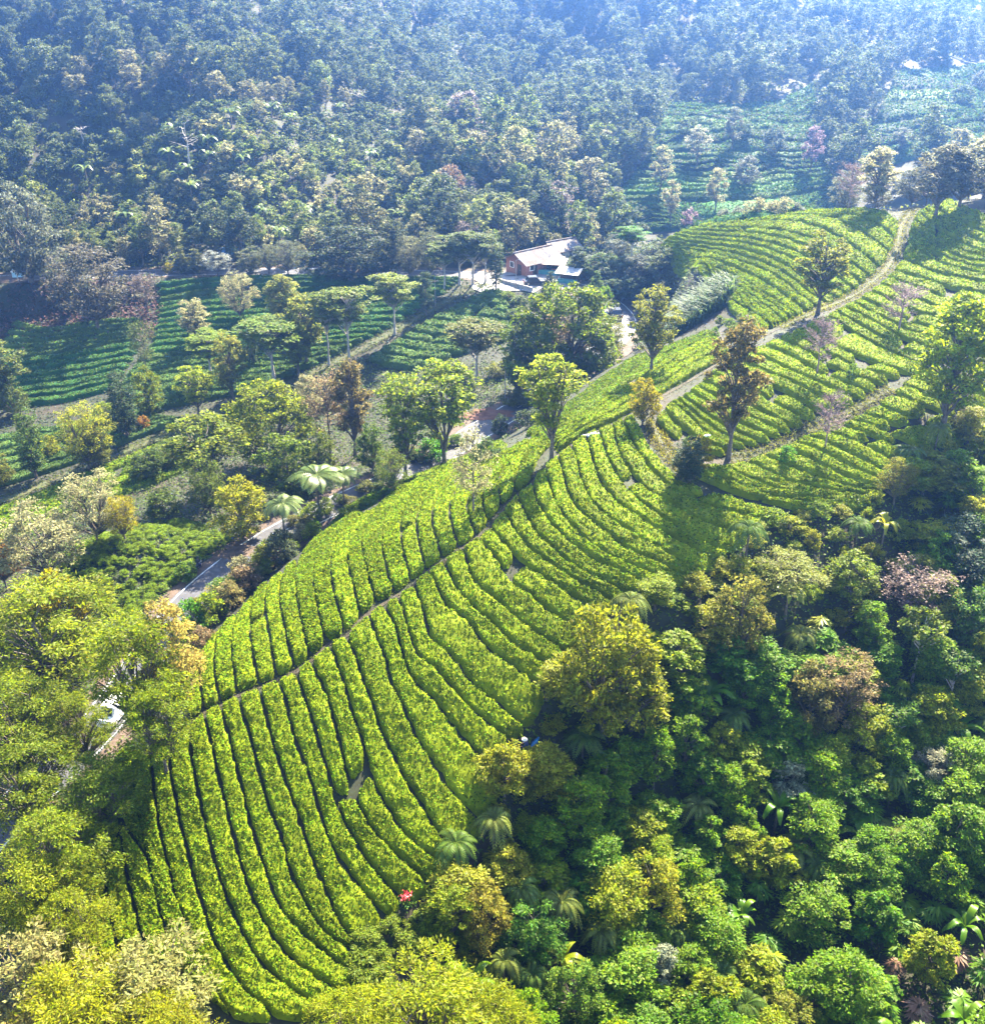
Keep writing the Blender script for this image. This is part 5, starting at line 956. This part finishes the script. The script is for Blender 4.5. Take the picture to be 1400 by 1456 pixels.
M_BLUE = plain('blue_plastic', (0.012, 0.10, 0.22), 0.5); M_CARDARK = plain('dark_car_paint', (0.03, 0.032, 0.04), 0.25); M_LIGHTS = plain('lamp_lens', (0.7, 0.7, 0.65), 0.1); M_SKIN = plain('skin', (0.28, 0.16, 0.10)); M_STRAW = plain('pale_hat', (0.72, 0.64, 0.5)); M_SHIRT = plain('navy_cloth', (0.025, 0.035, 0.12)); M_TROUS = plain('black_cloth', (0.02, 0.02, 0.025)); M_REDL = plain('red_leaf', (0.45, 0.02, 0.03)); M_SACK = plain('white_sack', (0.70, 0.70, 0.70)); M_HAIR = plain('black_hair', (0.012, 0.01, 0.01)); M_ORAN = plain('orange_cloth', (0.5, 0.14, 0.05))
def house(px, py, rz, L, Wd, h, rise, wall, label, sheets=10):
    P = hit([px], [py], tmax=260)[0]; root = empty('shop_house', P, rz); tag(root, label, 'house')
    b = MB(); b.box((0, 0, h/2 - 0.3), (L, Wd, h + 0.6)); b.build('wall', wall, root)
    g = MB()
    for s in (-1, 1): g.prism([(-Wd/2, h), (Wd/2, h), (0, h + rise)], s*L/2 - (0.0 if s > 0 else -0.12) - (0.12 if s > 0 else 0.12), s*L/2)
    g.build('gable', wall, root)
    ov = 0.7; sw = (L + 2*ov)/sheets
    for s in (-1, 1):
        for k in range(sheets):
            x0 = -L/2 - ov + k*sw; V = []; n = 7
            for i in range(n):
                x = x0 + sw*i/(n - 1)*0.985; dz = 0.04*math.cos(i*math.pi) + R.uniform(0, 0.012)
                V += [(x, 0, h + rise + 0.12 + dz + 0.02*(k % 2)), (x, s*(Wd/2 + ov), h - rise*ov/(Wd/2)*1.0 + 0.12 + dz + 0.02*(k % 2))]
            V += [(x, y, z - 0.04) for x, y, z in V]; m = 2*n
            F = [(2*i, 2*i+1, 2*i+3, 2*i+2) for i in range(n-1)] + [(m+2*i, m+2*i+2, m+2*i+3, m+2*i+1) for i in range(n-1)] + [(2*i, 2*i+2, m+2*i+2, m+2*i) for i in range(n-1)] + [(2*i+1, m+2*i+1, m+2*i+3, 2*i+3) for i in range(n-1)]
            build('roof_sheet', V, F, M_ROOF, root)
    b = MB(); b.tube([(-L/2 - ov, 0, h + rise + 0.2), (L/2 + ov, 0, h + rise + 0.2)], 0.14, 6); b.build('ridge_cap', M_ROOF, root)
    for (x, y, rot) in ((-L/2, -0.9, 1), (-L/4, -Wd/2, 0), (L/6, -Wd/2, 0)):
        b = MB(); b.box((x - 0.03*rot, y - 0.03*(1 - rot), 1.0), (0.1 if rot else 1.0, 1.0 if rot else 0.1, 2.0)); d_ = b.build('door', M_DARK, root)
        b = MB(); b.box((x - 0.1*rot - 0.3*(1-rot), y - 0.1*(1 - rot) - 0.3*rot, 1.0), (0.06, 0.06, 0.14)); b.build('handle', M_STEEL, d_)
    for (x, y, rot) in ((-L/2, 1.2, 1), (-L/2 + 1.3, -Wd/2, 0), (L/2 - 1.2, -Wd/2, 0)):
        f = MB(); s_ = 1.1
        for q in (-1, 1):
            f.box((x - 0.04*rot + (0 if rot else q*s_/2), y - 0.04*(1-rot) + (q*s_/2 if rot else 0), 1.6), (0.1, 0.1, 1.1)); f.box((x - 0.04*rot, y - 0.04*(1-rot), 1.6 + q*0.52), (0.1 if rot else s_, s_ if rot else 0.1, 0.08))
        w_ = f.build('window', M_WHITE, root); g = MB(); g.box((x - 0.01*rot, y - 0.01*(1-rot), 1.6), (0.06 if rot else s_ - .1, s_ - .1 if rot else 0.06, 0.95)); g.build('pane', M_GLASS, w_)
    return root
H1 = house(757, 384, math.radians(40), 8.2, 5.8, 2.5, 1.4, M_RED, 'shop house with pale sheet roof and orange gable wall by the yard')
H2 = house(796, 368, math.radians(35), 6.0, 4.5, 2.5, 1.2, M_CREAM, 'smaller cream house behind the orange-walled shop house', 7)
def stall(px, py, rz, L, Wd, h, roofm, board, label):
    P = hit([px], [py], tmax=260)[0]; root = empty('market_stall', P, rz); tag(root, label, 'stall', 'roadside stalls')
    for a in (-1, 1):
        for b_ in (-1, 1):
            b = MB(); b.tube([(a*(L/2 - 0.15), b_*(Wd/2 - 0.15), -0.4), (a*(L/2 - 0.15), b_*(Wd/2 - 0.15), h + (0.25*b_))], 0.06, 6); b.build('post', M_DARK, root)
    n = 6
    for k in range(n):
        x0 = -L/2 - 0.3 + k*(L + 0.6)/n; x1 = x0 + (L + 0.6)/n - 0.02; z0, z1 = h + 0.02*(k % 2), h + 0.02*(k % 2)
        y0, y1 = -Wd/2 - 0.4, Wd/2 + 0.3
        V = [(x0, y0, z0 - 0.30), (x1, y0, z0 - 0.30), (x1, y1, z1 + 0.35), (x0, y1, z1 + 0.35)]; V += [(x, y, z + 0.05) for x, y, z in V]
        build('roof_panel', V, [(3, 2, 1, 0), (4, 5, 6, 7), (0, 1, 5, 4), (1, 2, 6, 5), (2, 3, 7, 6), (3, 0, 4, 7)], roofm, root)
    b = MB(); b.box((0, -Wd/2 + 0.35, 0.45), (L - 0.5, 0.6, 0.9)); b.build('counter', board, root)
    b = MB(); b.box((0, Wd/2 - 0.2, h/2), (L - 0.4, 0.08, h)); b.build('back_wall', M_DARK, root)
    return root
stall(778, 388, math.radians(-12), 5.4, 3.0, 2.4, M_AWN, M_TEAL, 'stall with faded pink awning in front of the shop house')
stall(793, 388, math.radians(-16), 2.6, 2.4, 2.1, M_AWN, M_ORAN, 'small stall with pinkish roof right of the wide pink awning')
stall(808, 402, math.radians(-22), 4.0, 2.2, 2.2, plain('pale_roof', (0.22, 0.22, 0.22)), M_TEAL, 'low stall with a white flat roof beside the road')
P = hit([327], [372], tmax=280)[0]; root = empty('shelter', P, 0.1); tag(root, 'blue tarpaulin shelter half hidden behind the far road trees', 'shelter')
b = MB(); b.prism([(-1.6, 2.0), (0, 3.0), (1.6, 2.0), (1.6, 1.95), (0, 2.94), (-1.6, 1.95)], -1.3, 1.3); b.build('tarpaulin', M_BLUE, root)
for a in (-1.2, 1.2):
    for y in (-1.5, 1.5): b = MB(); b.tube([(a, y, -0.3), (a, y, 2.0)], 0.05, 5); b.build('post', M_DARK, root)
P = hit([26], [394], tmax=280)[0]; root = empty('kiosk', P, 0); tag(root, 'small pale blue kiosk at the left end of the far road', 'kiosk')
b = MB(); b.box((0, 0, 0.55), (2.0, 1.0, 1.3)); b.build('cabin', plain('pale_blue', (0.25, 0.42, 0.5)), root); b = MB(); b.box((0, 0, 1.26), (2.3, 1.3, 0.1)); b.build('roof', M_WHITE, root)
# low wall on the edge of the yard
def wall_run(pts, name, label, h, m):
    L_ = resample(pxline(pts, 6, 260), step=0.9); root = empty(name, L_[0]); tag(root, label, 'wall')
    for a, c in zip(L_[:-1], L_[1:]):
        mid = (a + c)/2 - L_[0]; d = c - a; b = MB(); b.box((mid[0], mid[1], mid[2] + h/2 - 0.2), (np.hypot(d[0], d[1]) - 0.03, 0.25, h + 0.4), math.atan2(d[1], d[0])); b.build('block', m, root)
wall_run([(712, 402), (735, 408), (757, 414)], 'yard_wall', 'low concrete block wall along the front of the yard', 0.7, M_CONC)
def car(px, py, rz, paint, label, L=4.2, Wd=1.7, H=1.5, cat='car', name='parked_car', van=False, loc=None):
    P = hit([px], [py], tmax=260)[0] if loc is None else loc; root = empty(name, (P[0], P[1], P[2] + 0.1), rz); tag(root, label, cat)
    h = Wd/2; zb = 0.32; zw = H*0.56
    prof = [(-L/2, zb), (L/2, zb), (L/2, zw*0.82), (L/2 - 0.12, zw*0.95), (L*(0.36 if van else 0.24), zw), (-L/2 + 0.06, zw*1.02), (-L/2, zw*0.8)]
    def loft(sections, mt, nm):
        V = []; n = len(sections[0][1])
        for y, s in sections: V += [(a, y, z) for a, z in s]
        F = [tuple(range(n))[::-1], tuple(range(len(V) - n, len(V)))]
        for q in range(len(sections) - 1): F += [(q*n + i, q*n + (i+1) % n, (q+1)*n + (i+1) % n, (q+1)*n + i) for i in range(n)]
        return build(nm, V, F, mt, root)
    sh = lambda f, dz: [(x*f, zb + (z - zb)*dz) for x, z in prof]
    loft([(-h, sh(0.965, 0.93)), (-h + 0.12, prof), (h - 0.12, prof), (h, sh(0.965, 0.93))], paint, 'body')
    x0, x1 = (L*0.36, -L*0.46) if van else (L*0.20, -L*0.40)
    cab = [(x1, zw - 0.02), (x0, zw - 0.02), (x0 - (0.55 if not van else 0.5), H), (x1 + (0.42 if not van else 0.1), H)]
    cin = [(x*0.97, z if z < zw else H - 0.02) for x, z in cab]
    loft([(-h + 0.06, [(x, z if z <= zw else z - 0.10) for x, z in cin]), (-h + 0.2, cab), (h - 0.2, cab), (h - 0.06, [(x, z if z <= zw else z - 0.10) for x, z in cin])], paint, 'cabin')
    def pane(V, nm): build(nm, V, [(0, 1, 2, 3)], M_GLASS, root)
    e = 0.012; ax, az = cab[1]; bx, bz = cab[2]
    lerp = lambda t: (ax + (bx - ax)*t + e, az + (bz - az)*t + e)
    (a0, c0), (a1, c1) = lerp(0.12), lerp(0.9); pane([(a0, -h + 0.24, c0), (a0, h - 0.24, c0), (a1, h - 0.3, c1), (a1, -h + 0.3, c1)], 'windscreen')
    ax, az = cab[0]; bx, bz = cab[3]; (a0, c0), (a1, c1) = (ax + (bx - ax)*0.15 - e, az + (bz - az)*0.15), (ax + (bx - ax)*0.85 - e, az + (bz - az)*0.85); pane([(a0, h - 0.24, c0), (a0, -h + 0.24, c0), (a1, -h + 0.3, c1), (a1, h - 0.3, c1)], 'rear_window')
    for s in (-1, 1):
        for u0, u1 in ((0.12, 0.48), (0.54, 0.90)):
            xa = x0 + (x1 - x0)*u0; xb = x0 + (x1 - x0)*u1; y0 = s*(h - 0.045); y1 = s*(h - 0.13)
            pane([(xa, y0, zw + 0.06), (xb, y0, zw + 0.06), (xb + 0.08, y1, H - 0.2), (xa - 0.25, y1, H - 0.2)][::s], 'side_window')
        b = MB(); b.box((L/2 - 0.03, s*(h - 0.3), zw*0.74), (0.1, 0.36, 0.16)); b.build('headlight', M_LIGHTS, root)
        b = MB(); b.box((-L/2 + 0.03, s*(h - 0.2), zw*0.8), (0.1, 0.2, 0.2)); b.build('tail_light', M_REDL, root)
        b = MB(); b.box((x0 - 0.3, s*(h + 0.06), zw + 0.1), (0.1, 0.16, 0.12)); b.build('mirror', paint, root)
        for xx in (L*0.31, -L*0.31):
            b = MB(); b.tube([(xx, s*(h - 0.2), 0.31), (xx, s*(h + 0.01), 0.31)], 0.31, 16); V, F = np.vstack(b.V), b.F + [tuple(range(16)), tuple(range(31, 15, -1))]
            ty = build('wheel', V, F, M_BLACK, root); b = MB(); b.tube([(xx, s*(h - 0.1), 0.31), (xx, s*(h + 0.022), 0.31)], 0.18, 10); build('rim', np.vstack(b.V), b.F + [tuple(range(10)), tuple(range(19, 9, -1))], M_STEEL, ty)
    b = MB(); b.box((L/2 - 0.01, 0, zw*0.6), (0.08, Wd*0.5, 0.14)); b.build('grille', M_BLACK, root)
    b = MB(); b.box((L/2 + 0.02, 0, zb + 0.08), (0.16, Wd*0.94, 0.16)); b.build('bumper', M_BLACK if not van else M_WHITE, root)
    return root
def road_at(px, py, side=0.0):
    q = hit([px], [py], tmax=260)[0]; k = int(np.argmin(np.hypot(ROAD[:, 0] - q[0], ROAD[:, 1] - q[1]))); k = min(max(k, 1), len(ROAD) - 2)
    t = ROAD[k+1] - ROAD[k-1]; n = np.array([-t[1], t[0]])/np.hypot(t[0], t[1]); p = ROAD[k, :2] + n*side
    return np.array([p[0], p[1], float(hgt(p[0], p[1]))]), math.atan2(t[1], t[0])
p_, a_ = road_at(141, 1022, -0.9); car(0, 0, a_ + math.pi, M_WHITE, 'white van on the road glimpsed through the big left trees', 4.3, 1.75, 1.9, 'van', 'van', True, p_)
p_, a_ = road_at(884, 448, 1.0); car(0, 0, a_, M_CARDARK, 'dark car driving round the road bend past the huge dome tree', 4.2, 1.7, 1.5, loc=p_, name='car')
p_, a_ = road_at(762, 407, 3.0); p_ = hit([760], [405], tmax=260)[0]; car(0, 0, 0.15, M_CARDARK, 'dark car parked in front of the stalls on the pale yard', loc=p_ + np.array([0, 0, 0.06]))
# people: one skinned surface each
def person(loc, rz, J, E, label, mats, splits, hat=None, name='person', scale=1.0):
    """J joints {name: (x,y,z,r)}, E edges; cloth by height bands"""
    nm = list(J); me = bpy.data.meshes.new('person'); me.from_pydata([J[k][:3] for k in nm], [(nm.index(a), nm.index(b)) for a, b in E], [])
    o = bpy.data.objects.new('tmp_person', me); COL.objects.link(o); o.modifiers.new('skin', 'SKIN'); s = o.modifiers.new('sub', 'SUBSURF'); s.levels = 2
    for i, k in enumerate(nm): sv = me.skin_vertices[0].data[i]; sv.radius = (J[k][3], J[k][3]); sv.use_root = (k == 'pelvis')
    dg = bpy.context.evaluated_depsgraph_get(); ev = o.evaluated_get(dg); m2 = bpy.data.meshes.new_from_object(ev)
    bpy.data.objects.remove(o); m2.materials.clear()
    for m in mats: m2.materials.append(m)
    hands = [np.array(J[k][:3]) for k in ('hand_l', 'hand_r')]; sl = [np.array(J[k][:3]) for k in ('elbow_l', 'elbow_r')]
    for p in m2.polygons:
        c = np.array(p.center); z = c[2]
        mi = 1 if z > splits[0] else 2
        if z > splits[1] or min(np.linalg.norm(c - h) for h in hands) < 0.13: mi = 0
        if z < splits[2]: mi = 3
        p.material_index = mi; p.use_smooth = True
    root = bpy.data.objects.new(name, m2); COL.objects.link(root); root.location = loc; root.rotation_euler = (0, 0, rz); root.scale = (scale,)*3; tag(root, label, 'person')
    b = MB()
    for h, e in zip(hands, sl):
        d = unit(h - e)
        sd_ = unit(np.cross(d, [0, 0, 1.0]))
        for q, (off_, ln) in enumerate(((-.03, .075), (-.01, .09), (.012, .085), (.032, .065))): b.tube([h + sd_*off_, h + sd_*off_ + d*ln*0.6 - np.array([0, 0, .01]), h + sd_*off_ + d*ln - np.array([0, 0, .035])], [0.010, 0.009, 0.007], 5)
        b.tube([h - sd_*.03 - d*.02, h - sd_*.065 + d*.03], [0.012, 0.009], 5)
    b.build('fingers', mats[0], root, True)
    hd = np.array(J['head'][:3]); f = unit(np.array(J['face'][:3]) - hd)
    b = MB(); b.tube([hd + f*0.08 + np.array([0, 0, .02]), hd + f*0.125 - np.array([0, 0, .015])], [0.008, 0.016], 5)
    s_ = unit(np.cross(f, [0, 0, 1.0]))
    for q in (-1, 1): b.tube([hd + s_*q*0.095 + np.array([0, 0, .02]), hd + s_*q*0.10 - np.array([0, 0, .03])], [0.02, 0.014], 5)
    b.build('face', mats[0], root, True)
    b = MB()
    for q in (-1, 1): b.tube([hd + f*0.098 + s_*q*0.034 + np.array([0, 0, .022]), hd + f*0.106 + s_*q*0.034 + np.array([0, 0, .022])], [0.012, 0.008], 6)
    b.tube([hd + f*0.095 + s_*-0.03 - np.array([0, 0, .055]), hd + f*0.095 + s_*0.03 - np.array([0, 0, .055])], 0.008, 5)
    b.build('eyes', M_HAIR, root)
    V = []; 
    for i in range(6):
        ph = i/5*1.75
        for k in range(12): a = k*math.pi/6; V.append(hd + np.array([math.cos(a)*math.sin(ph)*0.112, math.sin(a)*math.sin(ph)*0.112, math.cos(ph)*0.125 + 0.01]) - f*0.022)
    F = [(i*12 + k, i*12 + (k+1) % 12, (i+1)*12 + (k+1) % 12, (i+1)*12 + k) for i in range(5) for k in range(12)]
    build('hair', V, F, M_HAIR, root, True)
    if hat:
        pr = [(0.0, 0.20), (0.09, 0.175), (0.115, 0.10), (0.125, 0.075), (0.235, 0.035), (0.235, 0.028), (0.12, 0.06)] if hat != 'helmet' else [(0, 0.165), (0.08, 0.145), (0.125, 0.07), (0.13, -0.02), (0.12, -0.02), (0.11, 0.06)]
        V = [hd + np.array([math.cos(a)*r_, math.sin(a)*r_, z]) for r_, z in pr for a in np.linspace(0, 2*math.pi, 20, endpoint=False)]
        F = [(i*20 + k, i*20 + (k+1) % 20, (i+1)*20 + (k+1) % 20, (i+1)*20 + k) for i in range(len(pr) - 1) for k in range(20)]
        build('hat' if hat != 'helmet' else 'helmet', V, F, M_STRAW if hat != 'helmet' else M_BLACK, root, True)
    return root
JT = {'pelvis': (0, 0, .92, .13), 'waist': (.03, 0, 1.08, .12), 'chest': (.13, 0, 1.28, .14), 'neck': (.21, 0, 1.44, .055), 'head': (.26, 0, 1.58, .098), 'face': (.275, 0, 1.60, .09),
      'hip_l': (0, .09, .86, .095), 'knee_l': (.05, .11, .48, .065), 'ankle_l': (-.04, .11, .09, .045), 'toe_l': (.12, .12, .04, .04), 'hip_r': (0, -.09, .86, .095), 'knee_r': (.10, -.12, .48, .065), 'ankle_r': (.06, -.12, .09, .045), 'toe_r': (.22, -.13, .04, .04),
      'sho_l': (.14, .19, 1.36, .06), 'elbow_l': (.26, .26, 1.10, .045), 'hand_l': (.50, .18, 1.02, .034), 'sho_r': (.14, -.19, 1.36, .06), 'elbow_r': (.28, -.24, 1.12, .045), 'hand_r': (.52, -.12, 1.06, .034)}
ET = [('pelvis', 'waist'), ('waist', 'chest'), ('chest', 'neck'), ('neck', 'head'), ('head', 'face'), ('pelvis', 'hip_l'), ('hip_l', 'knee_l'), ('knee_l', 'ankle_l'), ('ankle_l', 'toe_l'), ('pelvis', 'hip_r'), ('hip_r', 'knee_r'), ('knee_r', 'ankle_r'), ('ankle_r', 'toe_r'), ('chest', 'sho_l'), ('sho_l', 'elbow_l'), ('elbow_l', 'hand_l'), ('chest', 'sho_r'), ('sho_r', 'elbow_r'), ('elbow_r', 'hand_r')]
P = hit([750], [1076], tmax=150)[0]
person(P, math.radians(165), JT, ET, 'tea picker in a pale hat and navy top at the jungle edge', [M_SKIN, M_SHIRT, M_TROUS, M_BLACK], (0.95, 1.42, 0.12), 'sun hat', scale=1.08)
def sack(px, py, L, r, rz, m, label, lift=0.0, tilt=0.0, name='sack', tmax=180):
    c = hit([px], [py], tmax=tmax)[0]; V = []; n = 14; k = 12
    for i in range(n):
        t = i/(n - 1); rr = r*(math.sin(math.pi*(0.06 + 0.88*t))**0.45)*(1 + 0.07*math.sin(i*2.1)); 
        for j in range(k):
            a = j*2*math.pi/k; V.append(((t - 0.5)*L, math.cos(a)*rr*(1 + 0.08*math.sin(j*2 + i)), r*0.8 + math.sin(a)*rr*0.85 + 0.03*math.sin(i*1.3 + j)))
    F = [(i*k + j, i*k + (j+1) % k, (i+1)*k + (j+1) % k, (i+1)*k + j) for i in range(n-1) for j in range(k)] + [tuple(range(k)), tuple(range(n*k - 1, (n-1)*k - 1, -1))]
    root = empty(name, (c[0], c[1], c[2] + lift), rz); tag(root, label, 'sack'); root.rotation_euler = (0, tilt, rz)
    build('bag', V, F, m, root, True); b = MB(); b.tube([(L/2 - 0.03, 0, r*0.8), (L/2 + 0.10, 0, r*0.9)], [0.05, 0.09], 8); b.build('tied_neck', m, root, True)
sack(760, 1062, 1.15, 0.2, math.radians(55), M_BLUE, 'long blue sack lying behind the tea picker', 0.25, -0.25)
sack(843, 623, 1.3, 0.34, 0.4, M_SACK, 'larger white sack on the ridge footpath', 0.1); sack(856, 617, 0.9, 0.28, 1.4, M_SACK, 'smaller white sack beside the larger one on the footpath', 0.1); sack(831, 625, 0.8, 0.3, 0.2, plain('dark_sack', (0.05, 0.05, 0.06)), 'dark bundle left of the white sacks on the footpath', 0.1)
sack(1004, 628, 0.6, 0.2, 0.2, M_SACK, 'small white bag in the tea left of the brown-tinged tree', 0.5)
# motorbike and rider at the road edge
P, a_ = road_at(316, 815, 2.9); root = empty('motorbike', (P[0], P[1], P[2] + 0.07), a_ + 0.3); tag(root, 'dark motorbike stopped at the edge of the road by the bright tea mound', 'motorbike')
for x in (-0.62, 0.62):
    an = np.linspace(0, 2*math.pi, 17); b = MB(); b.tube(np.column_stack([x + np.cos(an)*0.27, np.zeros(17), 0.3 + np.sin(an)*0.27]), 0.05, 6); w_ = b.build('wheel', M_BLACK, root)
    b = MB(); [b.tube([(x, 0, 0.3), (x + math.cos(q)*0.25, 0, 0.3 + math.sin(q)*0.25)], 0.012, 4) for q in np.linspace(0, 5.2, 6)]; b.build('spokes', M_STEEL, w_)
b = MB(); b.box((0.05, 0, 0.45), (0.5, 0.24, 0.3)); b.box((0.22, 0, 0.74), (0.42, 0.26, 0.2), 0, 0, 0.7); b.build('engine_and_tank', M_CARDARK, root)
b = MB(); b.box((-0.32, 0, 0.76), (0.62, 0.24, 0.1), 0, 0, 0.85); b.build('saddle', M_BLACK, root)
b = MB(); b.tube([(0.62, 0, 0.3), (0.42, 0, 0.98)], 0.03, 6); b.tube([(-0.62, 0, 0.32), (-0.1, 0, 0.45)], 0.03, 6); b.tube([(0.36, -0.34, 1.02), (0.43, 0, 0.98), (0.36, 0.34, 1.02)], 0.018, 6); b.build('handlebar', M_STEEL, root)
b = MB(); b.tube([(0.52, 0, 0.82), (0.62, 0, 0.82)], [0.06, 0.09], 8); b.build('headlight', M_LIGHTS, root)
JR = dict(JT); JR.update({'pelvis': (-.22, 0, .92, .13), 'waist': (-.18, 0, 1.08, .12), 'chest': (-.10, 0, 1.28, .14), 'neck': (-.05, 0, 1.45, .055), 'head': (-.02, 0, 1.59, .098), 'face': (0.0, 0, 1.60, .09), 'hip_l': (-.18, .11, .88, .09), 'knee_l': (.20, .2, .72, .065), 'ankle_l': (.05, .2, .32, .045), 'toe_l': (.2, .2, .27, .04), 'hip_r': (-.18, -.11, .88, .09), 'knee_r': (.20, -.2, .72, .065), 'ankle_r': (.05, -.2, .32, .045), 'toe_r': (.2, -.2, .27, .04),
   'sho_l': (-.08, .19, 1.37, .06), 'elbow_l': (.1, .27, 1.12, .045), 'hand_l': (.34, .3, 1.05, .034), 'sho_r': (-.08, -.19, 1.37, .06), 'elbow_r': (.1, -.27, 1.12, .045), 'hand_r': (.34, -.3, 1.05, .034)})
person((P[0], P[1], P[2] + 0.07), a_ + 0.3, JR, ET, 'rider in dark clothes sitting on the motorbike at the road edge', [M_SKIN, M_TROUS, M_SHIRT, M_BLACK], (0.98, 1.46, 0.36), 'helmet')
# red-leaved plant at the tea edge
P = hit([578], [1288], tmax=140)[0]; root = empty('red_plant', P); tag(root, 'small plant with red leaves at the lower edge of the tea', 'plant')
b = MB(); [b.tube([(0, 0, -0.1), (math.cos(q)*0.15, math.sin(q)*0.15, 0.6), (math.cos(q)*0.3, math.sin(q)*0.3, 1.0)], [0.02, 0.015, 0.01], 5) for q in (0, 1.3, 2.6, 3.9, 5.2)]; b.build('stem', M_BARK, root)
V, F = leaf_quads(np.column_stack([R.normal(size=70)*0.2, R.normal(size=70)*0.2, R.uniform(0.8, 1.15, 70)]), R, np.full(70, 0.2)); build('red_leaves', V, F, M_REDL, root)
V, F = leaf_quads(np.column_stack([R.normal(size=120)*0.3, R.normal(size=120)*0.3, R.uniform(0.2, 0.8, 120)]), R, np.full(120, 0.24)); o = build('green_leaves', V, F, M_LEAF, root); o.color = (0.05, 0.1, 0.01, 1)
# lamp post and power poles
def pole(px, py, h, label, lamp=False):
    P = hit([px], [py], tmax=270)[0]; root = empty('lamp_post' if lamp else 'power_pole', P); tag(root, label, 'pole')
    b = MB(); b.tube([(0, 0, -0.3), (0, 0, h)], [0.09, 0.05], 8); b.build('shaft', M_CONC, root)
    if lamp:
        b = MB(); b.tube([(0, 0, h), (0.4, -0.3, h + 0.2), (0.9, -0.6, h + 0.2)], 0.035, 6); b.build('arm', M_STEEL, root); b = MB(); b.box((1.05, -0.7, h + 0.18), (0.5, 0.2, 0.1), -0.6); b.build('lamp', M_LIGHTS, root)
    else:
        b = MB(); b.box((0, 0, h - 0.4), (1.2, 0.09, 0.09), 0.4); cb = b.build('crossarm', M_DARK, root)
        for q in (-0.5, 0, 0.5): b = MB(); b.tube([(q*math.cos(.4), q*math.sin(.4), h - 0.35), (q*math.cos(.4), q*math.sin(.4), h - 0.2)], 0.04, 6); b.build('insulator', M_WHITE, cb)
pole(733, 409, 5.0, 'thin lamp post at the front edge of the pale yard', True); pole(619, 436, 5.0, 'thin pale power pole beside the valley footpath'); pole(718, 572, 5.5, 'thin dark power pole near the red earth by the road')
# ------------------------------------------------------------------ air
def haze():
    lo = (GX[0] - 15, GY[0] - 15, GH.min() - 1.5); hi = (GX[-1] + 15, GY[-1] + 15, max(CAMZ + 4, GH.max() + 16))
    m, N, L = mat('haze_air'); v = N.new('ShaderNodeVolumePrincipled'); o = N.new('ShaderNodeOutputMaterial')
    v.inputs['Color'].default_value = (*HAZE_COL, 1); v.inputs['Density'].default_value = HAZE_DENSITY; v.inputs['Anisotropy'].default_value = HAZE_ANISO
    L.new(v.outputs[0], o.inputs['Volume'])
    b = MB(); c = [(a + d)/2 for a, d in zip(lo, hi)]; b.box(c, [d - a for a, d in zip(lo, hi)])
    ob = b.build('haze', m); ob['kind'] = 'stuff'; ob['label'] = 'pale blue haze filling the valley air'
haze()
